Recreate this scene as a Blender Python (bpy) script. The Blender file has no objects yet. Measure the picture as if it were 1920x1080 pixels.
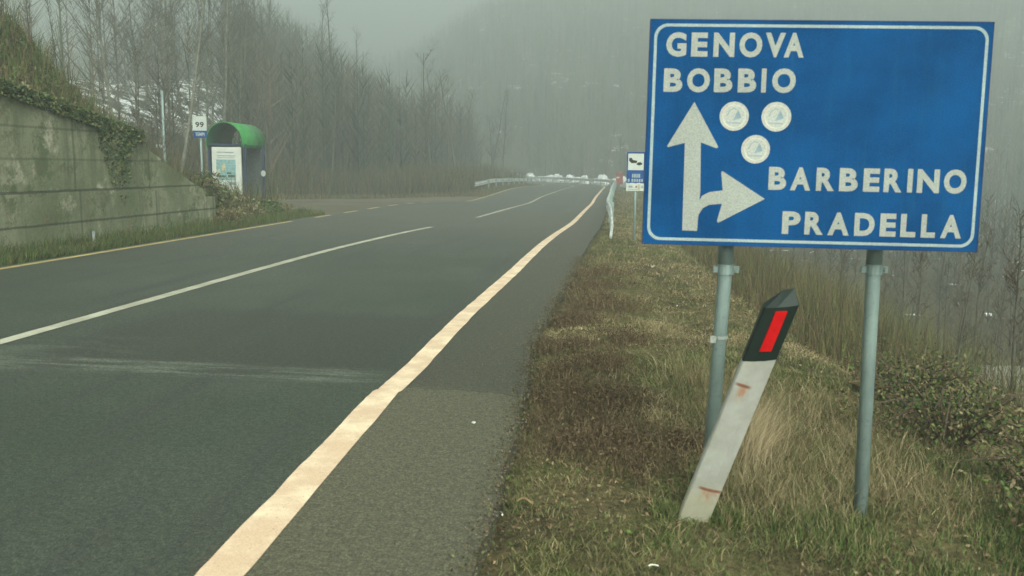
import bpy, math, random
import numpy as np
from mathutils import Matrix, Vector, Euler
R_ = math.radians
scene = bpy.context.scene
COL = scene.collection
# ------------------------------------------------------------------ camera
F = 1650.0; RHO = 0.013; CAMZ = 1.4
YAW = R_(6.747); PITCH = R_(7.853)
cd = bpy.data.cameras.new('camera'); cam = bpy.data.objects.new('camera', cd); COL.objects.link(cam)
cd.sensor_width = 36.0; cd.lens = 36.0 * F / 1920.0; cd.clip_start = 0.05; cd.clip_end = 3000
CM = (Matrix.Rotation(YAW, 4, 'Z') @ Matrix.Rotation(math.pi / 2 - PITCH, 4, 'X') @ Matrix.Rotation(RHO, 4, 'Z'))
cam.matrix_world = Matrix.Translation((0, 0, CAMZ)) @ CM
cd.dof.use_dof = True; cd.dof.focus_distance = 14.0; cd.dof.aperture_fstop = 5.0
scene.camera = cam
# ------------------------------------------------------------------ world, sun, exposure
w = bpy.data.worlds.new("World"); scene.world = w; w.use_nodes = True
nt = w.node_tree; bg = nt.nodes['Background']
sky = nt.nodes.new('ShaderNodeTexSky'); sky.sky_type = 'NISHITA'; sky.sun_disc = False
SUN_EL, SUN_AZ = R_(42), R_(160)
sky.sun_elevation = SUN_EL; sky.sun_rotation = SUN_AZ; sky.air_density = 1.0; sky.dust_density = 6.0
hs = nt.nodes.new('ShaderNodeHueSaturation'); hs.inputs['Saturation'].default_value = 0.16
tint = nt.nodes.new('ShaderNodeMix'); tint.data_type = 'RGBA'; tint.blend_type = 'MULTIPLY'; tint.inputs[0].default_value = 1
tint.inputs[7].default_value = (0.90, 1.0, 0.89, 1)
nt.links.new(sky.outputs[0], hs.inputs['Color']); nt.links.new(hs.outputs[0], tint.inputs[6])
nt.links.new(tint.outputs[2], bg.inputs['Color']); bg.inputs['Strength'].default_value = 0.13
sl = bpy.data.lights.new('sun', 'SUN'); sl.energy = 0.8; sl.angle = R_(25); sl.color = (1, .97, .9)
so = bpy.data.objects.new('sun', sl); COL.objects.link(so)
sdir = Vector((math.sin(SUN_AZ) * math.cos(SUN_EL), math.cos(SUN_AZ) * math.cos(SUN_EL), math.sin(SUN_EL)))
so.rotation_euler = sdir.to_track_quat('Z', 'Y').to_euler(); so.location = (0, 0, 60)
vs = scene.view_settings; vs.view_transform = 'Standard'; vs.look = 'None'; vs.gamma = 1; vs.use_curve_mapping = False
vs.exposure = 1.78
scene.cycles.volume_bounces = 2; scene.cycles.max_bounces = 8
HAZE_DENSITY = 0.0070
# ------------------------------------------------------------------ pixel rays (where things in the photograph stand)
def ray(px, py):
    return (CM.to_3x3() @ Vector(((px - 960) / F, (540 - py) / F, -1.0)))
def at_y(px, py, Y):
    d = ray(px, py); return Vector((0, 0, CAMZ)) + d * (Y / d.y)
def at_x(px, py, X):
    d = ray(px, py); return Vector((0, 0, CAMZ)) + d * (X / d.x)
# ------------------------------------------------------------------ noise / terrain
def vnoise(x, y, sc, seed=0):
    x = np.asarray(x, float) / sc + seed * 17.31; y = np.asarray(y, float) / sc + seed * 9.77
    xi = np.floor(x); yi = np.floor(y); fx = x - xi; fy = y - yi
    fx = fx * fx * (3 - 2 * fx); fy = fy * fy * (3 - 2 * fy)
    def h(a, b):
        t = np.sin(a * 127.1 + b * 311.7 + seed * 74.7) * 43758.5453
        return t - np.floor(t)
    return (h(xi, yi) * (1 - fx) + h(xi + 1, yi) * fx) * (1 - fy) + (h(xi, yi + 1) * (1 - fx) + h(xi + 1, yi + 1) * fx) * fy
def fnoise(x, y, sc, seed=0):
    return .55 * vnoise(x, y, sc, seed) + .3 * vnoise(x, y, sc / 2.1, seed + 3) + .15 * vnoise(x, y, sc / 4.3, seed + 7)
def sm(t):
    t = np.clip(t, 0, 1); return t * t * (3 - 2 * t)
SS = np.arange(-30, 420, 0.5)
def prof(ps, pz, sig):
    z = np.interp(SS, ps, pz); k = np.exp(-0.5 * (np.arange(-20, 21) * 0.5 / sig) ** 2); k /= k.sum()
    return np.convolve(np.pad(z, 20, 'edge'), k, 'valid')
PR = prof([-30, 14, 20, 27, 36, 48, 54, 66, 76, 95, 120, 420], [0, 0, -.10, -.30, -.39, -.54, -.44, -.46, -.48, -.62, -.75, -1.2], 1.6)
PL = prof([-30, 30, 34, 40, 47.6, 55, 66, 77, 95, 120, 420], [0, 0, -.05, -.27, -.49, -.40, -.22, -.30, -.55, -.75, -1.2], 1.6)
UB0, UB1 = -4.9, -7.5
def zr(s, u):
    k = np.clip((np.asarray(u, float) - UB0) / (UB1 - UB0), 0, 1)
    return np.interp(s, SS, PR) * (1 - k) + np.interp(s, SS, PL) * k
SB, RB, UC = 92.0, 75.0, -4.72                     # the bend starts at SB with radius RB round (UC-RB, SB)
def pos(s, u):
    s = np.asarray(s, float); u = np.asarray(u, float)
    f = np.maximum(s - SB, 0) / RB; r = RB + u - UC
    x = np.where(s < SB, u, UC - RB + r * np.cos(f)); y = np.where(s < SB, s, SB + r * np.sin(f))
    return x, y
def inv(x, y):
    x = np.asarray(x, float); y = np.asarray(y, float)
    dx = x - (UC - RB); dy = y - SB; r = np.hypot(dx, dy); f = np.arctan2(dy, dx)
    return np.where(y < SB, y, SB + RB * f), np.where(y < SB, x, r - RB + UC)
def edge_r(s):
    e = np.interp(s, [-5, 3, 5.2, 6.9, 10, 15, 25, 60], [-.46, -.47, -.53, -.64, -.60, -.54, -.45, -.45])
    return e + .03 * (vnoise(s, 0, .35, 5) - .5) + .022 * (vnoise(s, 0, .09, 15) - .5) + .05 * (vnoise(s, 0, 1.3, 6) - .5)
def crest(s): return np.interp(s, [0, 3, 5.5, 7, 10, 17, 30, 60], [2.4, 2.1, 1.75, 1.4, 1.1, .9, .9, 1.2])
def wall_h(s): return np.interp(s, [-10, 12, 15.75, 15.8, 18.5, 18.6, 24, 30], [2.6, 2.45, 1.8, 1.6, .60, .45, .12, 0])
def ground_z(x, y):
    s, u = inv(x, y); sc = np.clip(s, -30, 400)
    z = zr(sc, np.clip(u, -9, 0)) - 0.07
    n = fnoise(x, y, 2.2, 1) - .5
    # right verge and embankment
    R = np.maximum(u + .45, 0)
    k = np.clip(R / .25, 0, 1)
    z = z + k * (.055 + .05 * n) - .072 * np.minimum(R, 2)
    d = np.maximum(u - crest(s), 0)
    z = z - np.where(d < .8, .35 * d * d, .56 * (d - .8) + .224) + 0
    z = np.where(u > crest(s), np.maximum(z, -4.2 + 1.2 * (fnoise(x, y, 14, 2) - .5) + 0 * z), z)
    # left side
    D = np.maximum(-u - 8.9, 0)
    st = sm((-u - 8.92) / .22)
    z = z + np.where(-u > 8.12, .05 + .06 * n, 0) * (s < 24) + st * wall_h(s)
    cr = np.interp(s, [-10, 12, 16, 18.3, 20.3, 21.7, 23], [5.2, 5.0, 4.3, 2.8, 1.2, .4, 0])
    z = z + np.maximum(cr - wall_h(s), 0) * sm((-9.2 - u) / 3.2) * (1 + .25 * n)
    near = sm((np.hypot(x, y) - 20) / 40)
    DL = np.maximum(-u - 15.5, 0)
    z = z + 6.5 * sm(DL / 24) + .05 * DL + .17 * np.maximum(DL - 10, 0) * sm((s - 42) / 25) * sm((110 - DL) / 60) * sm((x / np.maximum(y, 1) + .60) / .18) + near * 1.6 * (fnoise(x, y, 9, 4) - .5) * sm(DL / 6)
    # hills in the fog
    az = np.arctan2(x, np.maximum(y, 1))
    A = 84 * np.clip((y - 140) / 250, 0, 1) ** .85 * (1 - .42 * np.exp(-((az + .27) / .10) ** 2))
    A = A * (.85 + .3 * fnoise(x, y, 90, 8))
    Lh = 70 * sm((-x - 110) / 230); Rh = 78 * sm((x - 45) / 240)
    z = z + np.maximum(np.maximum(A, Lh), Rh * (.8 + .4 * fnoise(x, y, 60, 9))) * sm((np.hypot(x, y) - 40) / 60)
    return z
def gz(x, y): return float(ground_z(np.array([x]), np.array([y]))[0])
# ------------------------------------------------------------------ object helpers
def tag(o, label=None, cat=None, group=None, kind=None):
    if label: o['label'] = label
    if cat: o['category'] = cat
    if group: o['group'] = group
    if kind: o['kind'] = kind
    return o
def empty(name, loc, rz=0.0, label=None, cat=None, group=None):
    o = bpy.data.objects.new(name, None); COL.objects.link(o); o.location = loc; o.rotation_euler = (0, 0, rz)
    o.empty_display_size = .2
    return tag(o, label, cat, group)
class MB:
    def __init__(s): s.v = []; s.f = []; s.sm = False
    def add(s, vs_, fs): n = len(s.v); s.v += [tuple(p) for p in vs_]; s.f += [tuple(i + n for i in f) for f in fs]; return s
    def box(s, x0, x1, y0, y1, z0, z1, b=0.0):
        return s.add([(x0, y0, z0), (x1, y0, z0), (x1, y1, z0), (x0, y1, z0), (x0, y0, z1), (x1, y0, z1), (x1, y1, z1), (x0, y1, z1)],
                     [(0, 3, 2, 1), (4, 5, 6, 7), (0, 1, 5, 4), (1, 2, 6, 5), (2, 3, 7, 6), (3, 0, 4, 7)])
    def tube(s, pts, rs, n=8, caps=True):
        pts = [Vector(p) for p in pts]; rings = []
        if not hasattr(rs, '__len__'): rs = [rs] * len(pts)
        for i, p in enumerate(pts):
            t = (pts[min(i + 1, len(pts) - 1)] - pts[max(i - 1, 0)]).normalized()
            a = t.orthogonal().normalized() if i == 0 else (pa - t * pa.dot(t)).normalized()
            pa = a; b = t.cross(a); rings.append([p + (a * math.cos(k * 2 * math.pi / n) + b * math.sin(k * 2 * math.pi / n)) * rs[i] for k in range(n)])
        vs_ = [q for r in rings for q in r]; fs = []
        for i in range(len(pts) - 1):
            for k in range(n): fs.append((i * n + k, i * n + (k + 1) % n, (i + 1) * n + (k + 1) % n, (i + 1) * n + k))
        if caps: fs.append(tuple(range(n))[::-1]); fs.append(tuple((len(pts) - 1) * n + k for k in range(n)))
        return s.add(vs_, fs)
    def prism(s, poly, y0, y1):            # polygon in x,z extruded along y (front y0)
        n = len(poly)
        return s.add([(p[0], y0, p[1]) for p in poly] + [(p[0], y1, p[1]) for p in poly],
                     [tuple(range(n)), tuple(range(2 * n - 1, n - 1, -1))] + [(i, i + n, (i + 1) % n + n, (i + 1) % n) for i in range(n)])
    def build(s, name, mat, parent=None, smooth=False, loc=None):
        me = bpy.data.meshes.new(name); me.from_pydata(s.v, [], s.f); me.materials.append(mat); me.update()
        if smooth: me.polygons.foreach_set('use_smooth', [True] * len(me.polygons))
        o = bpy.data.objects.new(name, me); COL.objects.link(o)
        if parent: o.parent = parent
        if loc: o.location = loc
        return o
def np_mesh(name, V, T, mat, colors=None, smooth=False):   # V (n,3), T (m,k) faces of k corners
    me = bpy.data.meshes.new(name); m, k = T.shape
    me.vertices.add(len(V)); me.vertices.foreach_set('co', V.astype(np.float32).ravel())
    me.loops.add(m * k); me.loops.foreach_set('vertex_index', T.astype(np.int32).ravel())
    me.polygons.add(m); me.polygons.foreach_set('loop_start', (np.arange(m) * k).astype(np.int32))
    me.polygons.foreach_set('use_smooth', np.full(m, smooth))
    if colors is not None:
        at = me.color_attributes.new('col', 'FLOAT_COLOR', 'POINT')
        at.data.foreach_set('color', np.concatenate([colors, np.ones((len(colors), 1))], 1).astype(np.float32).ravel())
    me.materials.append(mat); me.update(calc_edges=True)
    return me
def np_obj(name, V, T, mat, colors=None, parent=None, smooth=False):
    o = bpy.data.objects.new(name, np_mesh(name, V, T, mat, colors, smooth)); COL.objects.link(o); o.parent = parent
    return o
def copy_tree(o, parent=None):
    c = o.copy(); COL.objects.link(c); c.parent = parent
    for ch in list(o.children): copy_tree(ch, c)
    return c
# ------------------------------------------------------------------ materials
def mat(name, col=(.5, .5, .5), rough=.8, metal=0.0, spec=.3):
    m = bpy.data.materials.new(name); m.use_nodes = True; b = m.node_tree.nodes['Principled BSDF']
    b.inputs['Base Color'].default_value = (*col, 1); b.inputs['Roughness'].default_value = rough
    b.inputs['Metallic'].default_value = metal; b.inputs['Specular IOR Level'].default_value = spec
    return m
class G:
    def __init__(s, m): s.m = m; s.t = m.node_tree; s.b = s.t.nodes['Principled BSDF']; s._c = None
    def n(s, ty, **kw):
        o = s.t.nodes.new('ShaderNode' + ty)
        for k, v in kw.items(): setattr(o, k, v)
        return o
    def L(s, a, b): s.t.links.new(a, b)
    def co(s, scale=(1, 1, 1), which='Object'):
        if s._c is None: s._c = s.n('TexCoord')
        mp = s.n('Mapping'); mp.inputs['Scale'].default_value = scale; s.L(s._c.outputs[which], mp.inputs[0]); return mp.outputs[0]
    def noise(s, sc, det=4, rough=.6, scale=(1, 1, 1), dist=0.0):
        n = s.n('TexNoise'); n.inputs['Scale'].default_value = sc; n.inputs['Detail'].default_value = det
        n.inputs['Roughness'].default_value = rough; n.inputs['Distortion'].default_value = dist
        s.L(s.co(scale), n.inputs['Vector']); return n.outputs[0]
    def ramp(s, inp, a, b, c0=0.0, c1=1.0):
        r = s.n('MapRange', interpolation_type='SMOOTHSTEP'); s.L(inp, r.inputs[0])
        for i, v in zip((1, 2, 3, 4), (a, b, c0, c1)): r.inputs[i].default_value = v
        return r.outputs[0]
    def mix(s, fac, a, b, mode='MIX'):
        m = s.n('Mix', data_type='RGBA', blend_type=mode)
        for sock, v in ((m.inputs[0], fac), (m.inputs[6], a), (m.inputs[7], b)):
            if hasattr(v, 'links'): s.L(v, sock)
            elif isinstance(v, (int, float)): sock.default_value = v
            else: sock.default_value = (*v, 1)
        return m.outputs[2]
    def math(s, op, a, b=None, c=None):
        m = s.n('Math', operation=op)
        for i, v in enumerate((a, b, c)):
            if v is None: continue
            if hasattr(v, 'links'): s.L(v, m.inputs[i])
            else: m.inputs[i].default_value = v
        return m.outputs[0]
    def xyz(s):
        q = s.n('SeparateXYZ'); s.L(s.co(), q.inputs[0]); return q.outputs
    def band(s, v, lo, hi, soft):
        return s.math('MULTIPLY', s.ramp(v, lo - soft, lo + soft), s.ramp(v, hi - soft, hi + soft, 1, 0))
    def color(s, c): s.L(c, s.b.inputs['Base Color'])
    def bump(s, h, dist=.01, st=.6):
        b = s.n('Bump'); b.inputs['Strength'].default_value = st; b.inputs['Distance'].default_value = dist
        s.L(h, b.inputs['Height']); s.L(b.outputs[0], s.b.inputs['Normal'])
M = {}
def simple(name, c, rough=.7, metal=0.0, var=.35, sc=12, c2=None, bump=0.0, det=5):
    m = mat(name, c, rough, metal); g = G(m)
    c2 = c2 or tuple(v * (1 - var) for v in c)
    g.color(g.mix(g.ramp(g.noise(sc, det), .3, .7), c2, c))
    if bump: g.bump(g.noise(sc * 3, 4), bump)
    M[name] = m; return m
# asphalt with its patches, seam, worn streak
def asphalt():
    m = mat('asphalt', (.05, .05, .05), .75, 0, .35); g = G(m); x, y, z = g.xyz()
    wob = g.noise(1.3, 3)
    yy = g.math('ADD', y, g.math('MULTIPLY', g.math('SUBTRACT', wob, .5), .34))
    xx = g.math('ADD', x, g.math('MULTIPLY', g.math('SUBTRACT', g.noise(.9, 3), .5), .5))
    fine = g.noise(160, 3, .7); agg = g.n('TexVoronoi'); agg.inputs['Scale'].default_value = 110; g.L(g.co(), agg.inputs['Vector'])
    base = g.mix(g.ramp(g.noise(.35, 5, .6), .3, .7), (.027, .039, .028), (.048, .057, .048))
    base = g.mix(g.ramp(g.noise(1.2, 4, .6, (2.2, .22, 1)), .42, .72), base, (.033, .037, .033))          # wheel tracks, long smears
    # shoulder: browner; near shoulder lighter than past the seam
    sh = g.ramp(xx, -1.42, -1.30)
    base = g.mix(g.math('MULTIPLY', sh, .75), base, (.055, .052, .038))
    near = g.math('MULTIPLY', g.ramp(yy, 5.28, 5.36, 1, 0), g.ramp(x, -1.40, -1.25))
    base = g.mix(near, base, (.078, .074, .052))
    dk = g.math('MULTIPLY', g.band(yy, 5.5, 8.0, .35), g.band(xx, -4.3, -1.35, .5))
    base = g.mix(g.math('MULTIPLY', dk, .7), base, (.028, .030, .026))
    st = g.math('MULTIPLY', g.band(yy, 5.42, 5.75, .09), g.band(xx, -5.2, -1.6, .4))
    st = g.math('MULTIPLY', st, g.ramp(g.noise(4, 4, .7, (.35, 2.5, 1)), .40, .66))
    base = g.mix(g.math('MULTIPLY', st, .7), base, (.12, .135, .12))
    st2 = g.math('MULTIPLY', g.band(yy, 5.3, 6.5, .2), g.band(xx, -6.0, -3.6, .6))
    st2 = g.math('MULTIPLY', st2, g.ramp(g.noise(3, 4, .7, (.4, 2, 1)), .45, .65))
    base = g.mix(g.math('MULTIPLY', st2, .35), base, (.10, .115, .10))
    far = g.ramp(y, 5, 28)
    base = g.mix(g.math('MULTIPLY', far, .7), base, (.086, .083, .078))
    cr = g.math('ABSOLUTE', g.math('SUBTRACT', yy, 5.31)); crk = g.math('MULTIPLY', g.ramp(cr, .0, .02, 1, 0), g.ramp(x, -1.3, -1.0))
    base = g.mix(g.math('MULTIPLY', crk, .7), base, (.03, .028, .024))
    vc = g.n('TexVoronoi', feature='DISTANCE_TO_EDGE'); vc.inputs['Scale'].default_value = .55; vc.inputs['Randomness'].default_value = 1
    wv = g.n('VectorMath', operation='ADD'); nn = g.n('TexNoise'); nn.inputs['Scale'].default_value = 3; g.L(g.co(), nn.inputs['Vector'])
    g.L(g.co(), wv.inputs[0]); g.L(nn.outputs[1], wv.inputs[1]); g.L(wv.outputs[0], vc.inputs['Vector'])
    ck = g.math('MULTIPLY', g.ramp(vc.outputs[0], 0, .009, 1, 0), g.ramp(g.noise(.5, 2), .5, .62))
    base = g.mix(g.math('MULTIPLY', ck, .5), base, (.028, .028, .025))
    mot = g.noise(26, 4, .75); base = g.mix(g.ramp(mot, .30, .70), g.mix(1.0, base, (.68, .72, .70), 'MULTIPLY'), g.mix(1.0, base, (1.36, 1.32, 1.22), 'MULTIPLY'))
    base = g.mix(g.ramp(g.noise(70, 3, .75), .36, .66), g.mix(1.0, base, (.6, .6, .6), 'MULTIPLY'), g.mix(1.0, base, (1.5, 1.5, 1.45), 'MULTIPLY'))
    base = g.mix(g.math('MULTIPLY', g.ramp(g.noise(8, 5, .7), .55, .72), .3), base, (.045, .065, .036))
    base = g.mix(g.ramp(fine, .3, .72), g.mix(1.0, base, (.62, .62, .62), 'MULTIPLY'), g.mix(1.0, base, (1.5, 1.48, 1.4), 'MULTIPLY'))
    sp = g.ramp(agg.outputs[0], .0, .22, 1, 0)
    base = g.mix(g.math('MULTIPLY', sp, .28), base, (.21, .20, .17))
    g.color(base); g.bump(g.math('ADD', fine, agg.outputs[0]), .006, .7); M['asphalt'] = m
asphalt()
def bay():
    m = mat('bay', (.1, .1, .09), .9); g = G(m)
    c = g.mix(g.ramp(g.noise(.5, 5, .65), .35, .65), (.07, .058, .034), (.12, .10, .062))
    c = g.mix(g.ramp(g.noise(30, 4), .35, .75), c, (.12, .11, .085)); c = g.mix(g.ramp(g.noise(1.7, 5, .7), .56, .7), c, (.045, .045, .028))
    g.color(c); g.bump(g.noise(40, 3), .02); M['bay'] = m
bay()
def paint(name, col, dirty, thr):
    m = mat(name, col, .6); g = G(m)
    c = g.mix(g.ramp(g.noise(3.5, 5, .65), .38, .68), dirty, col)
    c = g.mix(g.ramp(g.noise(55, 4, .7), thr, thr + .16), c, (.11, .105, .085))
    c = g.mix(g.ramp(g.noise(170, 2), .3, .7), g.mix(1, c, (.8, .8, .8), 'MULTIPLY'), c)
    g.color(c); g.bump(g.noise(120, 3), .003); M[name] = m
paint('paint_edge', (.82, .66, .47), (.62, .44, .30), .60)
paint('paint_centre', (.50, .48, .38), (.33, .32, .24), .58)
paint('paint_yellow', (.55, .42, .17), (.38, .30, .13), .60)
def ground_mat():
    m = mat('soil', (.1, .09, .06), .95, 0, .1); g = G(m); x, y, z = g.xyz()
    c = g.mix(g.ramp(g.noise(.9, 6, .65), .35, .65), (.055, .048, .028), (.115, .10, .055))
    c = g.mix(g.ramp(g.noise(2.3, 6, .7), .5, .68), c, (.05, .065, .02))
    c = g.mix(g.ramp(g.noise(24, 5, .7), .35, .7), g.mix(1, c, (.55, .55, .5), 'MULTIPLY'), g.mix(1, c, (1.5, 1.4, 1.2), 'MULTIPLY'))
    far = g.ramp(y, 30, 60)
    c = g.mix(far, c, g.mix(g.ramp(g.noise(.12, 5, .7), .35, .65), (.035, .034, .02), (.075, .068, .042)))
    # snow lying in patches
    sn = g.ramp(g.noise(.3, 8, .75), .57, .60)
    lef = g.math('MULTIPLY', g.ramp(g.math('DIVIDE', x, g.math('MAXIMUM', y, 1.0)), -.40, -.44), g.ramp(y, 24, 30))
    farm = g.math('MULTIPLY', g.ramp(y, 100, 120), g.ramp(g.noise(.05, 3), .50, .56))
    sn2 = g.ramp(g.noise(.9, 8, .8), .515, .55)
    both = g.math('MAXIMUM', g.math('MULTIPLY', sn, farm), g.math('MULTIPLY', sn2, lef))
    both = g.math('MAXIMUM', both, g.math('MULTIPLY', g.math('MULTIPLY', g.ramp(x, 9, 12), g.ramp(y, 8, 12)), g.ramp(g.noise(.5, 7, .7),   .63, .65)))
    c = g.mix(both, c, (.78, .80, .80))
    g.color(c); g.bump(g.noise(9, 6, .7), .05, .8); M['soil'] = m
ground_mat()
def concrete():
    m = mat('concrete', (.25, .25, .2), .9); g = G(m); x, y, z = g.xyz()
    c = g.mix(g.ramp(g.noise(.8, 6, .65), .32, .68), (.14, .165, .09), (.33, .33, .225))
    c = g.mix(g.ramp(g.noise(1.1, 5, .7, (1, 2.6, .32)), .45, .68), c, (.15, .165, .10))      # run-off streaks
    c = g.mix(g.ramp(g.noise(1.5, 5, .7, (1, 1, .8)), .56, .70), c, (.48, .45, .34))
    c = g.mix(g.math('MULTIPLY', g.ramp(g.noise(1.6, 6, .78), .49, .62), .85), c, (.09, .12, .055)); c = g.mix(g.math('MULTIPLY', g.ramp(g.noise(3.3, 6, .75), .52, .66), .7), c, (.15, .13, .075))                  # moss
    for h, a in ((.41, .7), (.92, .75), (1.42, .35), (1.9, .4)):
        d = g.math('ABSOLUTE', g.math('SUBTRACT', g.math('ADD', z, g.math('MULTIPLY', g.noise(2, 2), .02)), h + .01))
        c = g.mix(g.math('MULTIPLY', g.ramp(d, .006, .03, 1, 0), a), c, (.03, .033, .02))
    pj = g.math('ABSOLUTE', g.math('SUBTRACT', g.math('FRACT', g.math('DIVIDE', y, 2.4)), .5))
    c = g.mix(g.math('MULTIPLY', g.ramp(pj, .004, .016, 1, 0), .45), c, (.04, .043, .028))
    c = g.mix(g.ramp(g.noise(60, 3), .3, .7), g.mix(1, c, (.75, .75, .75), 'MULTIPLY'), c)
    g.color(c); g.bump(g.noise(14, 6, .7), .03, .7); M['concrete'] = m
concrete()
def blades_mat(name, rough=.8, trans=True):
    m = mat(name, (.2, .2, .1), rough, 0, .15); g = G(m); a = g.n('VertexColor', layer_name='col'); g.color(a.outputs[0]); M[name] = m
blades_mat('blades')
simple('bark', (.12, .115, .085), .9, var=.5, sc=9, bump=.01)
simple('twig', (.085, .075, .055), .9, var=.4, sc=3)
simple('twig_brown', (.10, .075, .048), .9, var=.4, sc=3)
simple('bark_pale', (.20, .20, .155), .9, var=.5, sc=6, bump=.01)
def galv():
    m = mat('galvanised', (.3, .34, .33), .55, .25, .4); g = G(m)
    c = g.mix(g.ramp(g.noise(6, 5, .6, (1, 1, .5)), .3, .7), (.19, .25, .24), (.28, .36, .34))
    c = g.mix(g.ramp(g.noise(50, 4, .7), .55, .75), c, (.17, .20, .19)); c = g.mix(g.ramp(g.noise(9, 5, .7), .70, .78), c, (.16, .10, .06))
    g.color(c); M['galvanised'] = m
galv()
def rail_mat():
    m = mat('rail_metal', (.6, .6, .58), .45, .3, .5); g = G(m)
    g.color(g.mix(g.ramp(g.noise(2.5, 5, .6), .35, .65), (.48, .50, .47), (.74, .76, .73))); M['rail_metal'] = m
rail_mat()
def sheet(name, col, var=.25, rough=.42, dirt=(.1, .12, .1)):
    m = mat(name, col, rough, 0, .4); g = G(m)
    c = g.mix(g.ramp(g.noise(3, 5, .6), .3, .7), tuple(v * (1 - var) for v in col), col)
    c = g.mix(g.ramp(g.noise(24, 5, .7), .64, .80), c, dirt)
    c = g.mix(g.math('MULTIPLY', g.ramp(g.noise(9, 5, .7, (3, 1, .25)), .5, .75), .3), c, dirt); c = g.mix(g.ramp(g.noise(150, 3, .8), .35, .65), g.mix(1, c, (.80, .82, .84), 'MULTIPLY'), g.mix(1, c, (1.12, 1.12, 1.12), 'MULTIPLY')); g.color(c); M[name] = m
    g.b.inputs['Specular IOR Level'].default_value = .08
sheet('sign_blue', (.0012, .062, .195), .35, .75, (.012, .085, .16))
sheet('sign_white', (.32, .335, .30), .12, .5, (.33, .35, .30))
sheet('sign_border', (.30, .37, .37), .15, .5, (.35, .42, .40))
sheet('sign_edge', (.02, .05, .14), .4, .5, (.06, .06, .06))
sheet('sticker', (.42, .43, .39), .15, .5, (.34, .33, .26)); sheet('small_blue', (.012, .075, .26), .3, .5)
sheet('small_white', (.52, .55, .50), .12, .5, (.45, .46, .40))
sheet('poster_white', (.62, .64, .58), .1, .35, (.42, .44, .40))
simple('black', (.02, .02, .02), .6); simple('grey_mark', (.28, .33, .36), .6); simple('blue_mark', (.22, .31, .36), .6)
simple('pale_mark', (.60, .57, .45), .6); simple('aqua', (.25, .42, .42), .5); simple('sand', (.50, .48, .32), .5)
simple('dark_green_ink', (.08, .11, .06), .6); simple('ink_red', (.4, .12, .08), .6)
simple('roof_green', (.045, .27, .065), .45, var=.35, sc=4); simple('roof_inside', (.012, .075, .035), .6)
simple('shelter_blue', (.03, .05, .10), .5, var=.4, sc=5); simple('shelter_grey', (.09, .11, .11), .6)
simple('rust_red', (.30, .05, .045), .7); simple('reflector_red', (.52, .004, .006), .35, var=.2, sc=40)
simple('stone', (.28, .27, .22), .95, var=.5, sc=3, bump=.02); simple('snow', (.8, .81, .82), .8, var=.1)
simple('debris_tan', (.23, .15, .075), .9, var=.4, sc=8); simple('debris_dark', (.018, .024, .028), .6, var=.3)
simple('litter_white', (.62, .62, .56), .7, var=.15); simple('bottle_green', (.03, .12, .05), .3)
def delin():
    m = mat('delineator_white', (.5, .52, .46), .6); g = G(m); x, y, z = g.xyz()
    c = g.mix(g.ramp(g.noise(7, 5, .65), .3, .7), (.27, .27, .235), (.36, .36, .33))
    c = g.mix(g.math('MULTIPLY', g.ramp(g.noise(25, 5, .75, (1, 1, .4)), .55, .72), .5), c, (.33, .31, .22))
    low = g.ramp(g.math('ADD', z, g.math('MULTIPLY', g.noise(12, 3), .08)), .26, .14)
    c = g.mix(g.math('MULTIPLY', low, .45), c, (.30, .27, .15))
    for h, xa, xb in ((.655, -.055, .002), (.17, -.035, .06)):
        d = g.math('ABSOLUTE', g.math('SUBTRACT', z, h)); lx = g.band(x, xa, xb, .012)
        line = g.math('MULTIPLY', g.ramp(g.math('ADD', d, g.math('MULTIPLY', g.noise(60, 3), .006)), .006, .013, 1, 0), lx)
        run = g.math('MULTIPLY', g.band(z, h - .06, h, .02), g.math('MULTIPLY', g.band(x, xa + .02, xb - .005, .014), g.ramp(g.noise(30, 4, .7, (1, 1, .4)), .38, .6)))
        c = g.mix(g.math('MULTIPLY', run, .8), c, (.32, .14, .06)); c = g.mix(g.math('MULTIPLY', line, .95), c, (.17, .06, .03))
    g.color(c); g.bump(g.noise(40, 4), .002); M['delineator_white'] = m
delin(); simple('delineator_black', (.007, .017, .013), .55, var=.3)
# ------------------------------------------------------------------ haze: one closed box of even air
hb = MB().box(-620, 620, -80, 780, -12, 112).build('haze', mat('haze_air'))
hm = hb.data.materials[0]; ht = hm.node_tree; ht.nodes.remove(ht.nodes['Principled BSDF'])
pv = ht.nodes.new('ShaderNodeVolumePrincipled'); pv.inputs['Color'].default_value = (.52, .565, .56, 1)
pv.inputs['Density'].default_value = HAZE_DENSITY; pv.inputs['Anisotropy'].default_value = .1
ht.links.new(pv.outputs[0], ht.nodes['Material Output'].inputs['Volume'])
tag(hb, 'pale grey-green fog filling the valley', kind='stuff')
# ------------------------------------------------------------------ ground sheet
def warp(lo, hi, c0, c1, n_in, n_lo, n_hi):
    a = np.linspace(c0, c1, n_in)
    l = c0 - (c0 - lo) * (np.linspace(0, 1, n_lo + 1)[1:] ** 2.2); h = c1 + (hi - c1) * (np.linspace(0, 1, n_hi + 1)[1:] ** 2.2)
    return np.concatenate([l[::-1], a, h])
gx = np.sort(np.concatenate([warp(-600, 600, -18, 7, 190, 80, 80), [-9.02, -9.1, -8.95, -.45, -.5, -.4]]))
gy = warp(-60, 760, 1, 34, 200, 12, 170)
XX, YY = np.meshgrid(gx, gy); ZZ = ground_z(XX, YY)
nx, ny = len(gx), len(gy)
V = np.stack([XX.ravel(), YY.ravel(), ZZ.ravel()], 1)
I = (np.arange(ny - 1)[:, None] * nx + np.arange(nx - 1)[None]).ravel()
o = np_obj('ground', V, np.stack([I, I + 1, I + 1 + nx, I + nx], 1), M['soil'], smooth=True); tag(o, kind='structure')
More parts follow.
